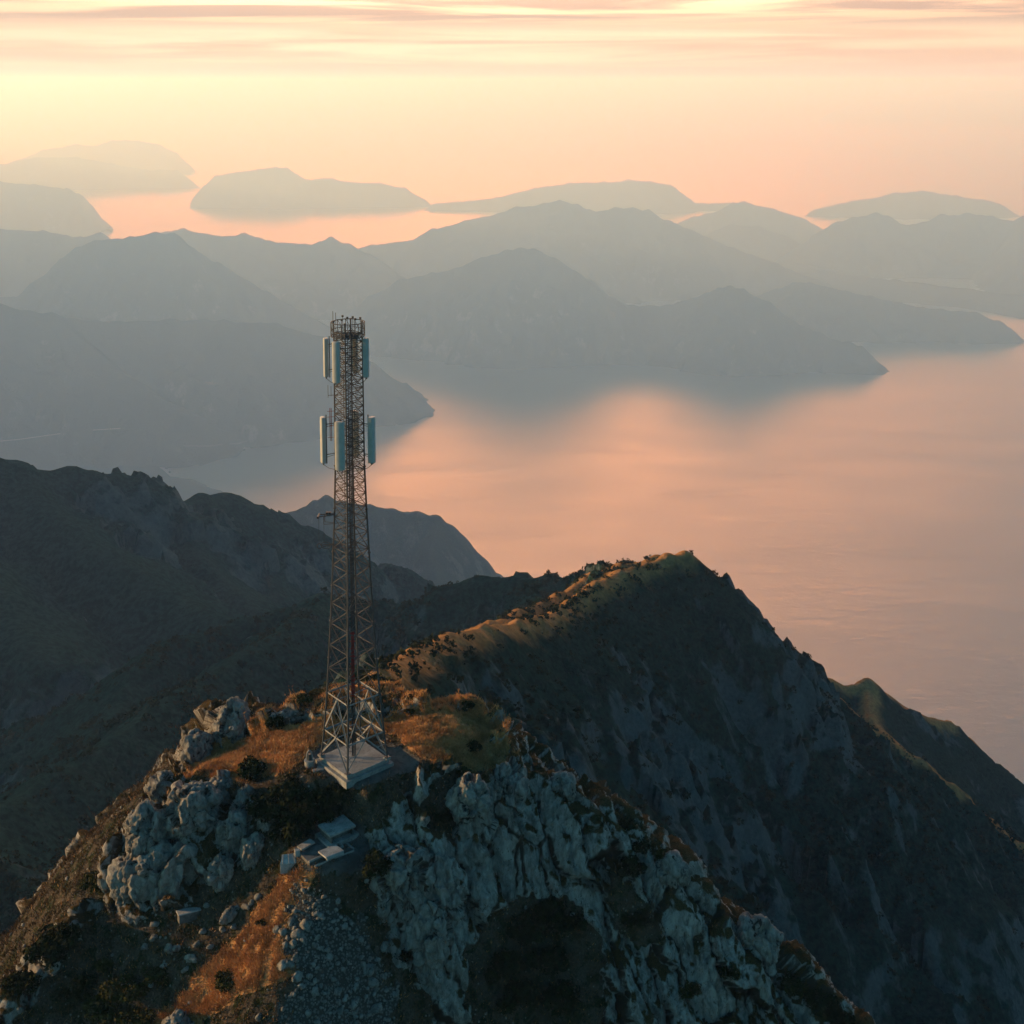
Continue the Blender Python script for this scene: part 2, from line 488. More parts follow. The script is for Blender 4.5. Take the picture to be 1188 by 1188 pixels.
def far_hills():
    # right flank ridge carrying the small pointed top by the water
    ridge('flank_hill', [[(880, 762, 520), (928, 772, 540), (962, 789, 555), (988, 797, 560), (1007, 788, 565), (1026, 804, 575), (1063, 828, 590), (1101, 838, 605),
                          (1124, 857, 615), (1139, 879, 625), (1154, 902, 640), (1173, 912, 680), (1200, 918, 760), (1260, 930, 800)],
                         [(1007, 790, 565), (1010, 835, 535), (1060, 880, 500), (1110, 930, 480)]],
          2.2, M_near, block=(18.0, 8.0), slope=1.1, crest_w=1.5, lam=50, gully=0.4, margin=(260, 200, 260, 260), seed=21, label='steep scrubby hill with a small pointed top beside the water')
    # unseen massif added on the left to block the low sun from the valley
    ridge('shading_massif', [[Vector((-2100, -150, 90)), Vector((-1995, 333, 120)), Vector((-1840, 808, 140)), Vector((-1760, 1050, 165)), Vector((-1686, 1284, 190)), Vector((-1720, 1700, 190)), Vector((-1800, 2050, 110))]],
          22.0, M_mid, slope=0.8, curve=4.0, lam=150, gully=0.35, margin=(1250, 1300, 1250, 1250), seed=81, label='unseen massif added beyond the left edge to shade the valley', rough=0.5)
    ridge('outer_shading_massif', [[Vector((-7600, 2000, 120)), Vector((-8400, 4900, 150)), Vector((-9000, 7300, 130)), Vector((-9500, 9500, 150)), Vector((-10100, 12400, 110)), Vector((-10900, 15500, -100))]],
          75.0, M_mid, slope=0.9, curve=3.0, lam=400, gully=0.2, margin=(1800, 1900, 1800, 1800), seed=83, label='unseen mountains added far beyond the left edge to shade the bay haze', rough=0.4)  # outer blocker, added to keep the sun off the haze over the bay
    # long ridge behind the tower
    o2 = ridge('valley_ridge', [[(60, 915, 385), (95, 880, 410), (121, 844, 440), (141, 808, 470), (162, 778, 490), (212, 743, 520), (283, 722, 545), (323, 710, 560), (374, 692, 575),
                            (404, 700, 575), (444, 702, 575), (485, 702, 570), (515, 685, 560), (556, 673, 560), (600, 672, 555), (640, 672, 545), (690, 664, 530), (735, 660, 520), (800, 690, 520)],
                           [(-160, 1090, 250), (-60, 1000, 290), (0, 944, 325), (60, 905, 350), (130, 862, 380), (212, 803, 430), (283, 763, 470), (345, 722, 520), (374, 695, 570)],
                           [(640, 672, 545), (600, 720, 480), (540, 745, 440)]],
          1.9, M_valley, block=(20.0, 8.0), slope=0.95, crest_w=3.0, lam=70, gully=0.6, rough=2.0, margin=(240, 260, 150, 300), seed=4, label='long scrub covered ridge running behind the tower hill')
    ridge('left_hill', [[(-260, 520, 860), (-120, 545, 880), (0, 536, 900), (17, 545, 905), (43, 549, 915), (80, 545, 930), (106, 550, 940), (137, 553, 950), (159, 562, 955), (172, 576, 965), (183, 584, 985),
                         (217, 586, 1030), (235, 577, 1060), (258, 577, 1080), (272, 584, 1100), (289, 593, 1120), (303, 602, 1150)],
                        [(17, 545, 905), (60, 595, 850), (120, 640, 800), (190, 690, 750), (260, 722, 700)],
                        [(-120, 545, 880), (-60, 640, 760), (0, 700, 700), (50, 770, 620)],
                        [(183, 584, 985), (215, 630, 930), (250, 670, 880), (290, 710, 820)],
                        [(258, 577, 1080), (290, 640, 1010), (320, 690, 940)]],
          3.2, M_mid, block=(36.0, 14.0), slope=0.85, lam=110, gully=0.62, rough=2.0, margin=(200, 300, 160, 420), seed=8, label='broad dark mountain with several spurs on the near left shore')
    ridge('coast_hill', [[(300, 602, 1240), (313, 601, 1250), (354, 591, 1270), (366, 583, 1280), (379, 577, 1290), (395, 582, 1300), (429, 588, 1310), (455, 592, 1320), (485, 596, 1330), (505, 600, 1340), (520, 609, 1350),
                          (532, 622, 1365), (538, 640, 1385), (547, 652, 1410), (560, 657, 1435), (576, 666, 1465)],
                         [(379, 577, 1290), (400, 625, 1210), (430, 660, 1150), (455, 700, 1080)],
                         [(505, 600, 1340), (500, 640, 1280), (505, 680, 1220)]],
          3.0, M_mid, block=(30.0, 13.0), slope=1.5, lam=100, gully=0.45, rough=2.0, margin=(260, 120, 220, 220), seed=12, K=2.5, label='grey green headland ending in a low cape behind the tower')
    # flat shore plain at the inner corner of the bay
    shore = [(-500, 505), (-200, 497), (0, 492), (120, 500), (172, 527), (178, 537), (190, 546), (198, 553), (207, 560), (218, 566), (228, 574), (238, 582), (290, 620), (250, 760), (-500, 760)]
    P = [at_z(u, v, SEA + 1.5) for u, v in shore]
    bm = bmesh.new()
    top = [bm.verts.new(p) for p in P]
    bot = [bm.verts.new((p.x, p.y, SEA - 15)) for p in P]
    bm.faces.new(top)
    for i in range(len(P)):
        j = (i + 1) % len(P)
        bm.faces.new((top[i], bot[i], bot[j], top[j]))
    bmesh.ops.recalc_face_normals(bm, faces=bm.faces)
    bmesh.ops.triangulate(bm, faces=[f for f in bm.faces if len(f.verts) > 4])
    me = bpy.data.meshes.new('shore_plain'); bm.to_mesh(me); bm.free()
    tag(link('shore_plain', me, M_mid), 'flat shore plain at the inner corner of the bay', kind='structure')
    ridge('shore_knoll', [[(150, 560, 1770), (190, 556, 1760), (215, 566, 1745), (228, 575, 1725)]], 8.0, M_mid, K=FARK, slope=0.4, lam=80, gully=0.2, margin=(180, 60, 140, 120), seed=77,
          label='low wooded knoll on the shore where the bay ends')
    # bay side mountains
    ridge('bay_hill', [[(-420, 330, 2050), (-200, 345, 2050), (-60, 352, 2080), (0, 357, 2100), (60, 366, 2120), (130, 376, 2150), (200, 372, 2190), (260, 374, 2210), (320, 378, 2230), (380, 394, 2240), (430, 424, 2240), (462, 446, 2235), (476, 462, 2230), (480, 474, 2225)],
                       [(60, 366, 2120), (150, 440, 2040), (220, 480, 1990)]],
          7.0, M_far, slope=0.99, lam=200, gully=0.3, margin=(300, 200, 480, 500), seed=31, rough=3.0, K=FARK, label='hazy mountain dropping to a rounded cape left of the tower top')
    ridge('dome_hill', [[(-60, 350, 2700), (30, 345, 2720), (52, 336, 2720), (70, 301, 2720), (90, 288, 2720), (111, 281, 2720), (151, 277, 2720), (180, 272, 2720), (202, 273, 2720), (222, 288, 2725), (252, 306, 2730), (310, 340, 2740), (390, 385, 2750)]],
          7.0, M_far, slope=1.12, lam=180, gully=0.25, margin=(300, 300, 500, 500), seed=33, rough=3.0, K=FARK, label='hazy dome shaped mountain at the upper left')
    ridge('back_range', [[(-300, 275, 3400), (-100, 262, 3350), (0, 268, 3300), (50, 270, 3300), (91, 277, 3300), (116, 272, 3300), (131, 280, 3300), (160, 277, 3320), (192, 271, 3330), (212, 267, 3330), (242, 274, 3330), (265, 275, 3330), (283, 272, 3330),
                          (313, 281, 3330), (354, 285, 3330), (370, 283, 3320), (384, 277, 3320), (404, 285, 3310), (429, 297, 3300), (465, 323, 3280), (500, 345, 3260)]],
          9.0, M_far, slope=0.99, lam=200, gully=0.25, margin=(300, 300, 700, 500), seed=35, rough=3.0, K=FARK, label='long hazy mountain range with a bumpy crest at the left')
    ridge('cape_hill', [[(430, 345, 2850), (465, 326, 2840), (500, 319, 2830), (530, 312, 2820), (560, 300, 2810), (588, 292, 2800), (605, 290, 2800), (620, 291, 2800), (644, 301, 2790), (684, 326, 2770), (710, 345, 2760), (734, 357, 2750),
                         (775, 355, 2730), (805, 347, 2710), (835, 335, 2690), (848, 333, 2690), (861, 336, 2680), (891, 351, 2660), (931, 379, 2630), (950, 388, 2615), (967, 395, 2600), (985, 397, 2590), (999, 403, 2575), (1007, 417, 2560), (1010, 430, 2545)]],
          5.5, M_far, slope=1.12, lam=170, gully=0.28, margin=(350, 140, 460, 420), seed=41, rough=3.0, K=FARK, label='two humped mountain ending in a cape in the middle of the bay')
    ridge('crown_range', [[(330, 310, 3700), (430, 286, 3700), (475, 280, 3700), (500, 268, 3690), (540, 257, 3680), (580, 249, 3670), (600, 242, 3660), (630, 237, 3650), (650, 234, 3650), (670, 239, 3650), (685, 245, 3650), (700, 246, 3650), (712, 243, 3650), (735, 243, 3645),
                           (752, 246, 3640), (775, 257, 3620), (800, 268, 3600), (850, 289, 3560), (900, 306, 3530), (960, 330, 3500)]],
          9.0, M_far, slope=0.88, lam=210, gully=0.25, margin=(300, 300, 700, 500), seed=43, rough=3.0, K=FARK, label='broad hazy mountain range behind the two humped cape')
    ridge('right_cape', [[(860, 350, 3010), (901, 336, 3000), (920, 329, 2990), (940, 329, 2980), (982, 339, 2960), (1010, 345, 2950), (1043, 352, 2940), (1070, 358, 2930), (1093, 361, 2920), (1133, 364, 2900), (1159, 374, 2885), (1172, 383, 2870), (1179, 393, 2855)]],
          5.5, M_far, slope=1.04, lam=160, gully=0.25, margin=(300, 110, 330, 380), seed=45, rough=3.0, K=FARK, label='low headland tapering to a cape at the right')
    ridge('right_range', [[(880, 330, 4000), (930, 300, 4000), (950, 280, 4000), (957, 269, 4000), (972, 258, 4000), (990, 254, 4000), (1017, 247, 4000), (1030, 251, 4000), (1048, 263, 4000), (1073, 259, 4000), (1093, 250, 4000), (1108, 252, 4000), (1123, 248, 4000),
                           (1150, 252, 4000), (1174, 258, 4000), (1188, 253, 4000), (1230, 250, 4000), (1330, 268, 4000)],
                          [(1188, 253, 4000), (1180, 320, 3500), (1195, 368, 3150)], [(920, 305, 3850), (1000, 322, 3600), (1090, 340, 3400), (1190, 365, 3150), (1260, 368, 3100)]],
          9.0, M_far, slope=0.96, lam=210, gully=0.28, margin=(300, 400, 700, 500), seed=47, rough=3.0, K=FARK, label='jagged hazy mountain range at the right edge')
    ridge('right_foothill', [[(800, 330, 3750), (840, 312, 3700), (900, 316, 3600), (960, 318, 3550), (1040, 326, 3450), (1120, 336, 3350), (1200, 346, 3250), (1320, 350, 3200)]],
          9.0, M_far, slope=0.9, lam=180, gully=0.25, margin=(200, 300, 400, 400), seed=48, rough=3.0, K=FARK, label='low hazy foothill in front of the jagged range at the right')
    ridge('gap_hill', [[(790, 258, 4700), (805, 253, 4700), (841, 243, 4700), (850, 237, 4700), (863, 235, 4700), (896, 243, 4700), (931, 254, 4700), (945, 262, 4700), (960, 276, 4700), (1000, 300, 4700)]],
          11.0, M_far, slope=0.80, lam=220, gully=0.2, margin=(400, 300, 600, 500), seed=49, rough=3.0, K=FARK, label='pale rounded mountain in the gap left of the jagged range')
    ridge('gap_foothill', [[(800, 285, 4250), (830, 268, 4250), (848, 262, 4250), (880, 264, 4250), (910, 274, 4250), (950, 300, 4250)]],
          11.0, M_far, slope=0.80, lam=220, gully=0.2, margin=(300, 300, 500, 400), seed=50, rough=3.0, K=FARK, label='low pale foothill in front of the rounded mountain')
    # islands
    ridge('long_island', [[(238, 216, 6050), (250, 205, 6050), (275, 201, 6050), (300, 198, 6050), (320, 194, 6050), (333, 195, 6050), (345, 204, 6050), (358, 209, 6050), (385, 207, 6050), (400, 212, 6050), (440, 213, 6050), (470, 219, 6050), (492, 231, 6050)]],
          13.0, M_far, slope=1.28, lam=240, gully=0.2, margin=(60, 60, 250, 300), seed=51, rough=3.0, K=FARK, label='long low island in the haze with a small hump')
    ridge('left_island', [[(-300, 200, 7100), (-60, 195, 7100), (0, 191, 7100), (40, 183, 7100), (90, 183, 7100), (130, 190, 7100), (170, 197, 7100), (205, 198, 7100), (219, 207, 7100)]],
          15.0, M_far, slope=1.28, lam=300, gully=0.2, margin=(200, 60, 250, 300), seed=53, rough=3.0, K=FARK, label='pale low island at the far left')
    ridge('humped_island', [[(10, 190, 8200), (50, 175, 8200), (88, 168, 8200), (110, 170, 8200), (130, 163, 8200), (160, 164, 8200), (185, 168, 8200), (205, 178, 8200), (214, 192, 8200)]],
          17.5, M_far, slope=1.28, lam=300, gully=0.2, margin=(150, 60, 250, 300), seed=55, rough=3.0, K=FARK, label='pale two humped island behind the low island at the far left')
    ridge('near_left_island', [[(-300, 215, 4950), (-60, 210, 4950), (0, 212, 4950), (40, 215, 4950), (78, 220, 4950), (92, 226, 4950), (93, 238, 4900), (97, 250, 4850), (95, 262, 4800)]],
          12.0, M_far, slope=1.44, lam=240, gully=0.2, margin=(100, 50, 250, 300), seed=57, rough=3.0, K=FARK, label='blunt ended island behind the dome shaped mountain')
    ridge('strait_island', [[(505, 236, 5850), (545, 234, 5850), (575, 230, 5850), (620, 219, 5850), (660, 213, 5850), (700, 212, 5850), (728, 209, 5850), (755, 211, 5850), (778, 216, 5850), (792, 226, 5850), (800, 236, 5850), (850, 236, 5850)]],
          14.0, M_far, slope=0.96, lam=260, gully=0.2, margin=(80, 200, 400, 400), seed=59, rough=3.0, K=FARK, label='pale island rising behind the broad range')
    ridge('faint_island', [[(945, 243, 5600), (990, 234, 5600), (1040, 224, 5600), (1070, 222, 5600), (1110, 228, 5600), (1160, 236, 5600)]],
          15.0, M_far, slope=0.96, lam=260, gully=0.15, margin=(80, 200, 300, 400), seed=61, rough=3.0, K=FARK, label='very faint island behind the jagged range')
    ridge('horizon_mountain', [[(960, 132, 19000), (990, 120, 19000), (1010, 116, 19000), (1060, 117, 19000), (1095, 110, 19000), (1115, 103, 19000), (1150, 106, 19000), (1188, 103, 19000), (1300, 110, 19000)]],
          45.0, M_far, slope=0.80, lam=500, gully=0.15, margin=(600, 600, 900, 900), seed=63, rough=3.0, K=FARK, label='faint mountain just under the horizon at the upper right')
    # the big ridge next to the tower hill
    o1 = ridge('peak_ridge', [[(425, 812, 148), (440, 786, 185), (480, 757, 225), (520, 742, 255), (560, 730, 275), (600, 723, 295), (640, 714, 315), (660, 700, 335), (690, 680, 352), (720, 665, 366), (750, 655, 378), (775, 647, 386), (795, 644, 390),
                          (808, 662, 396), (830, 690, 405), (850, 715, 412), (872, 735, 420), (886, 742, 425), (920, 766, 435), (973, 812, 440), (1022, 853, 440), (1067, 883, 440), (1105, 913, 440), (1146, 951, 440), (1188, 981, 440), (1300, 1090, 440)],
                         [(535, 738, 275), (570, 726, 300), (602, 712, 330), (650, 691, 362), (690, 668, 388), (720, 658, 400), (760, 648, 405), (795, 644, 402)]],
          1.1, M_near, block=(15.0, 7.5), slope=1.22, crest_w=1.5, lam=46, gully=0.85, rough=2.4, margin=(110, 130, 120, 200), seed=2, label='tall ridge with a pointed peak beside the tower hill')
    return o1, o2


H_peak, H_valley = far_hills()


def valley_floor():
    """one sheet of ground under the hills on this shore"""
    X, Y = np.meshgrid(np.linspace(-1300, 700, 120), np.linspace(-400, 1300, 100))
    z = -330 + 40 * fbm(X / 300, Y / 300, oct=4, seed=91)
    edge = sstep(Y, 350, 1300) * 900 + sstep(X, 100, 600) * 900
    z = z - edge + 30
    me = np_mesh('valley_ground', np.stack([X, Y, z], -1).reshape(-1, 3), grid_faces(120, 100))
    tag(link('valley_ground', me, M_mid, smooth=True), 'dark valley ground below the near hills', kind='structure')


valley_floor()
# ------------------------------------------------------------------ the tower hill
def project(P):
    x, y, z = P[..., 0], P[..., 1], P[..., 2] - CAMZ
    d = y * CP - z * SP
    return 594 + F * x / d, CY - F * (y * SP + z * CP) / d


def inside(u, v, poly):
    r = np.zeros(u.shape, bool); j = len(poly) - 1
    for i in range(len(poly)):
        (xi, yi), (xj, yj) = poly[i], poly[j]
        if yi != yj:
            r ^= ((yi > v) != (yj > v)) & (u < (xj - xi) * (v - yi) / (yj - yi) + xi)
        j = i
    return r


TOWER = at(411, 876, 105.0); TOWER.z = 0.0
RUIN = at(378, 981, 98.6)

HILL_PX = [(410, 900, 102.7), (410, 860, 109), (410, 880, 105.8), (350, 885, 105), (478, 880, 105.6), (400, 800, 118), (330, 825, 116), (540, 818, 116), (480, 815, 117), (440, 812, 117.5),
           (290, 850, 113.2), (205, 893, 110.8), (250, 871, 112.2), (270, 828, 119), (215, 880, 113.0),
           (150, 945, 104.5), (135, 1010, 101.5), (90, 1055, 99.5), (30, 1130, 96.5), (0, 1160, 95), (-60, 1220, 93),
           (290, 900, 105.6), (340, 930, 101.5), (410, 935, 101.3), (378, 975, 99.2), (385, 1000, 97.4), (350, 1040, 95.2), (345, 1070, 93.6), (335, 1110, 91.6), (310, 1188, 88.2),
           (230, 1040, 98.2), (160, 1090, 96.6), (90, 1170, 94.2), (270, 1100, 94.6), (215, 1160, 92.6), (230, 940, 103.4), (400, 1100, 93.1), (420, 1188, 90.8),
           (505, 892, 104.3), (440, 960, 100.4), (450, 1000, 98.8), (490, 1130, 95.9), (560, 1188, 94.9), (565, 900, 105.6), (600, 990, 102.4), (610, 1080, 100.0), (530, 990, 100.6),
           (700, 1000, 103), (720, 1100, 100.3), (720, 1188, 97.3), (850, 1188, 99),
           (600, 868, 111), (640, 900, 109), (720, 945, 107), (790, 1010, 105), (850, 1070, 103.5), (900, 1110, 102.5), (960, 1170, 101), (1010, 1230, 100)]
RIM = [(400, 800, 118), (330, 825, 116), (270, 828, 117), (205, 885, 110.5), (150, 945, 104.5), (135, 1010, 101.5), (90, 1055, 99.5), (30, 1130, 96.5), (-60, 1220, 93),
       (480, 815, 117), (540, 818, 116), (600, 868, 111), (640, 900, 109), (720, 945, 107), (790, 1010, 105), (850, 1070, 103.5), (900, 1110, 102.5), (960, 1170, 101), (1010, 1230, 100)]


def tps_fit(P, z, lam=0.02):
    d = np.sqrt(((P[:, None] - P[None]) ** 2).sum(-1))
    K = d ** 2 * np.log(d + 1e-9)
    n = len(P)
    A = np.zeros((n + 3, n + 3)); A[:n, :n] = K + lam * np.eye(n) * 50
    A[:n, n] = 1; A[:n, n + 1:] = P; A[n, :n] = 1; A[n + 1:, :n] = P.T
    return np.linalg.solve(A, np.concatenate([z, [0, 0, 0]]))


def tps_eval(P, w, X, Y):
    out = w[len(P)] + w[len(P) + 1] * X + w[len(P) + 2] * Y
    for (px, py), wi in zip(P, w):
        r2 = (X - px) ** 2 + (Y - py) ** 2
        out = out + wi * 0.5 * r2 * np.log(r2 + 1e-12)
    return out


def axis(lo, a, b, hi, step, coarse):
    mid = np.arange(a, b, step)
    left = a - np.cumsum(np.linspace(step, coarse, int(2 * (a - lo) / (step + coarse)) + 1))
    right = mid[-1] + np.cumsum(np.linspace(step, coarse, int(2 * (hi - b) / (step + coarse)) + 1))
    return np.concatenate([left[::-1], mid, right])


POLY_CLIFF = [(425, 975), (445, 950), (480, 905), (505, 886), (545, 893), (575, 905), (590, 890), (575, 860), (560, 838), (610, 850), (665, 885), (725, 920), (785, 970), (825, 1010), (885, 1070), (930, 1110), (1000, 1180), (1030, 1260), (520, 1260), (480, 1150), (430, 1050), (418, 1000)]
POLY_LEFT = [(120, 1060), (125, 1000), (150, 945), (195, 900), (240, 905), (272, 925), (300, 935), (290, 970), (262, 1010), (210, 1050), (160, 1068)]
POLY_RIM = [(-80, 1260), (-60, 1200), (0, 1150), (60, 1085), (100, 1040), (118, 1050), (100, 1090), (50, 1145), (10, 1200)]
POLY_BACK = [(200, 895), (215, 860), (250, 815), (290, 815), (305, 825), (290, 848), (255, 866), (215, 893)]
POLY_GROWTH = [[(570, 1060), (620, 1035), (680, 1050), (700, 1100), (705, 1260), (530, 1260), (545, 1120)], [(515, 900), (552, 893), (545, 930), (522, 985), (500, 960), (492, 925)], [(400, 1095), (440, 1100), (500, 1160), (520, 1260), (440, 1260)], [(700, 1010), (740, 1030), (770, 1090), (740, 1100), (705, 1060)]]
POLY_SCREE = [(342, 1030), (362, 1036), (420, 1060), (440, 1110), (480, 1260), (300, 1260), (345, 1140), (318, 1092)]
POLY_APRON = [(352, 885), (372, 862), (450, 862), (490, 880), (486, 893), (450, 902), (412, 916), (385, 905)]
POLY_YARD = [(340, 985), (365, 960), (420, 955), (430, 985), (415, 1012), (350, 1012)]
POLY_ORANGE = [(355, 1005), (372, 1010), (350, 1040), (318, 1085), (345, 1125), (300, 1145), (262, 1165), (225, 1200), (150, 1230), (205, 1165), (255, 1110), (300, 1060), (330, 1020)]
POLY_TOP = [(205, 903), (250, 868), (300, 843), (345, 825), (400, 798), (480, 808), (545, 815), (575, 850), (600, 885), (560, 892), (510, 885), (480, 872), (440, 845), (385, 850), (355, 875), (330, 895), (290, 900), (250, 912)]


def soft_poly(u, v, poly, jitter):
    n1 = jitter * noise(u / 28.0, v / 28.0, seed=301) + 0.5 * jitter * noise(u / 9.0, v / 9.0, seed=303)
    n2 = jitter * noise(u / 28.0, v / 28.0, seed=302) + 0.5 * jitter * noise(u / 9.0, v / 9.0, seed=304)
    acc = 0
    for dx, dy in ((0, 0), (4, 0), (-4, 0), (0, 4), (0, -4)):
        acc = acc + inside(u + n1 + dx, v + n2 + dy, poly)
    return acc / 5.0


def mat_tower_hill():
    k = NB('tower_hill_ground', 1.0, 0.02)
    p = k.pos(obj=False)
    a = {n: k.attr(n) for n in ('rock', 'scree', 'apron', 'gold', 'crack', 'tone')}
    fine = k.noise(p, 5.5, 6, 0.7)
    grit = k.noise(p, 16.0, 4, 0.7)
    mid = k.noise(p, 0.9, 6, 0.62, 0.5)
    big = k.noise(p, 0.22, 5, 0.6)
    # earth and dull green growth
    earth = k.mix(k.ramp(fine, 0.3, 0.7), (0.055, 0.044, 0.034), (0.135, 0.105, 0.078))
    green = k.mix(k.ramp(fine, 0.35, 0.65), (0.012, 0.016, 0.008), (0.045, 0.050, 0.022))
    c = k.mix(k.ramp(mid, 0.46, 0.60), earth, green)
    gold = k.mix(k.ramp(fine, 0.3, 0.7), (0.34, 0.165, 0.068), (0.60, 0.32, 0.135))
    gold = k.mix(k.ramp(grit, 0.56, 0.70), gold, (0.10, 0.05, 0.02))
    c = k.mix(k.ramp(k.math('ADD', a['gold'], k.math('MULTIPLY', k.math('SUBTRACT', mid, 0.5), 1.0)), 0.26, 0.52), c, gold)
    # scattered stones lying in the grass
    st = k.voro(p, 1.9)
    stn = k.math('ADD', st, k.math('MULTIPLY', k.math('SUBTRACT', big, 0.5), -0.5))
    c = k.mix(k.ramp(stn, 0.17, 0.10), c, (0.24, 0.225, 0.205))
    # limestone
    pv = k.pos((1.0, 1.0, 0.45), obj=False)
    rn = k.noise(pv, 1.5, 8, 0.68, 0.7)
    rock = k.mix(k.ramp(rn, 0.30, 0.70), (0.155, 0.147, 0.135), (0.45, 0.425, 0.39))
    rock = k.mix(k.ramp(k.noise(pv, 0.55, 6, 0.65, 0.8), 0.55, 0.72), rock, (0.12, 0.105, 0.09))
    rock = k.mix(k.ramp(k.noise(p, 2.6, 5, 0.6), 0.60, 0.74), rock, (0.30, 0.20, 0.13))
    pl = k.pos((1.6, 1.6, 0.25), obj=False)
    streak = k.noise(pl, 1.1, 5, 0.6, 0.4)
    rock = k.mix(k.ramp(streak, 0.58, 0.72), rock, (0.09, 0.085, 0.08))
    rock = k.mix(k.ramp(a['crack'], 0.45, 0.85), rock, (0.055, 0.045, 0.035))
    # growth on the ledges of the rock
    nz = k.normal_z()
    ledge = k.math('ADD', k.math('MULTIPLY', nz, 0.62), k.math('MULTIPLY', mid, 0.6))
    rock = k.mix(k.ramp(ledge, 0.68, 0.80), rock, k.mix(k.ramp(grit, 0.4, 0.6), (0.028, 0.030, 0.014), (0.13, 0.075, 0.030)))
    rm = k.math('ADD', a['rock'], k.math('MULTIPLY', k.math('SUBTRACT', mid, 0.5), 0.8))
    c = k.mix(k.ramp(rm, 0.42, 0.58), c, rock)
    # scree
    sv = k.N.new('ShaderNodeTexVoronoi'); sv.inputs['Scale'].default_value = 4.2; k.L.new(p, sv.inputs['Vector'])
    scree = k.mix(k.ramp(sv.outputs['Distance'], 0.15, 0.55), (0.20, 0.195, 0.185), (0.07, 0.063, 0.055))
    c = k.mix(k.ramp(k.math('ADD', a['scree'], k.math('MULTIPLY', k.math('SUBTRACT', mid, 0.5), 0.9)), 0.40, 0.6), c, scree)
    conc = k.mix(k.ramp(mid, 0.35, 0.65), (0.085, 0.08, 0.075), (0.14, 0.135, 0.125))
    c = k.mix(k.ramp(k.math('ADD', a['apron'], k.math('MULTIPLY', k.math('SUBTRACT', fine, 0.5), 0.6)), 0.40, 0.62), c, conc)
    b = k.bump(k.math('ADD', k.math('MULTIPLY', rn, 2.2), fine), 0.85, 0.30)
    b = k.bump(grit, 0.7, 0.07, b)
    return k.done(c, b)


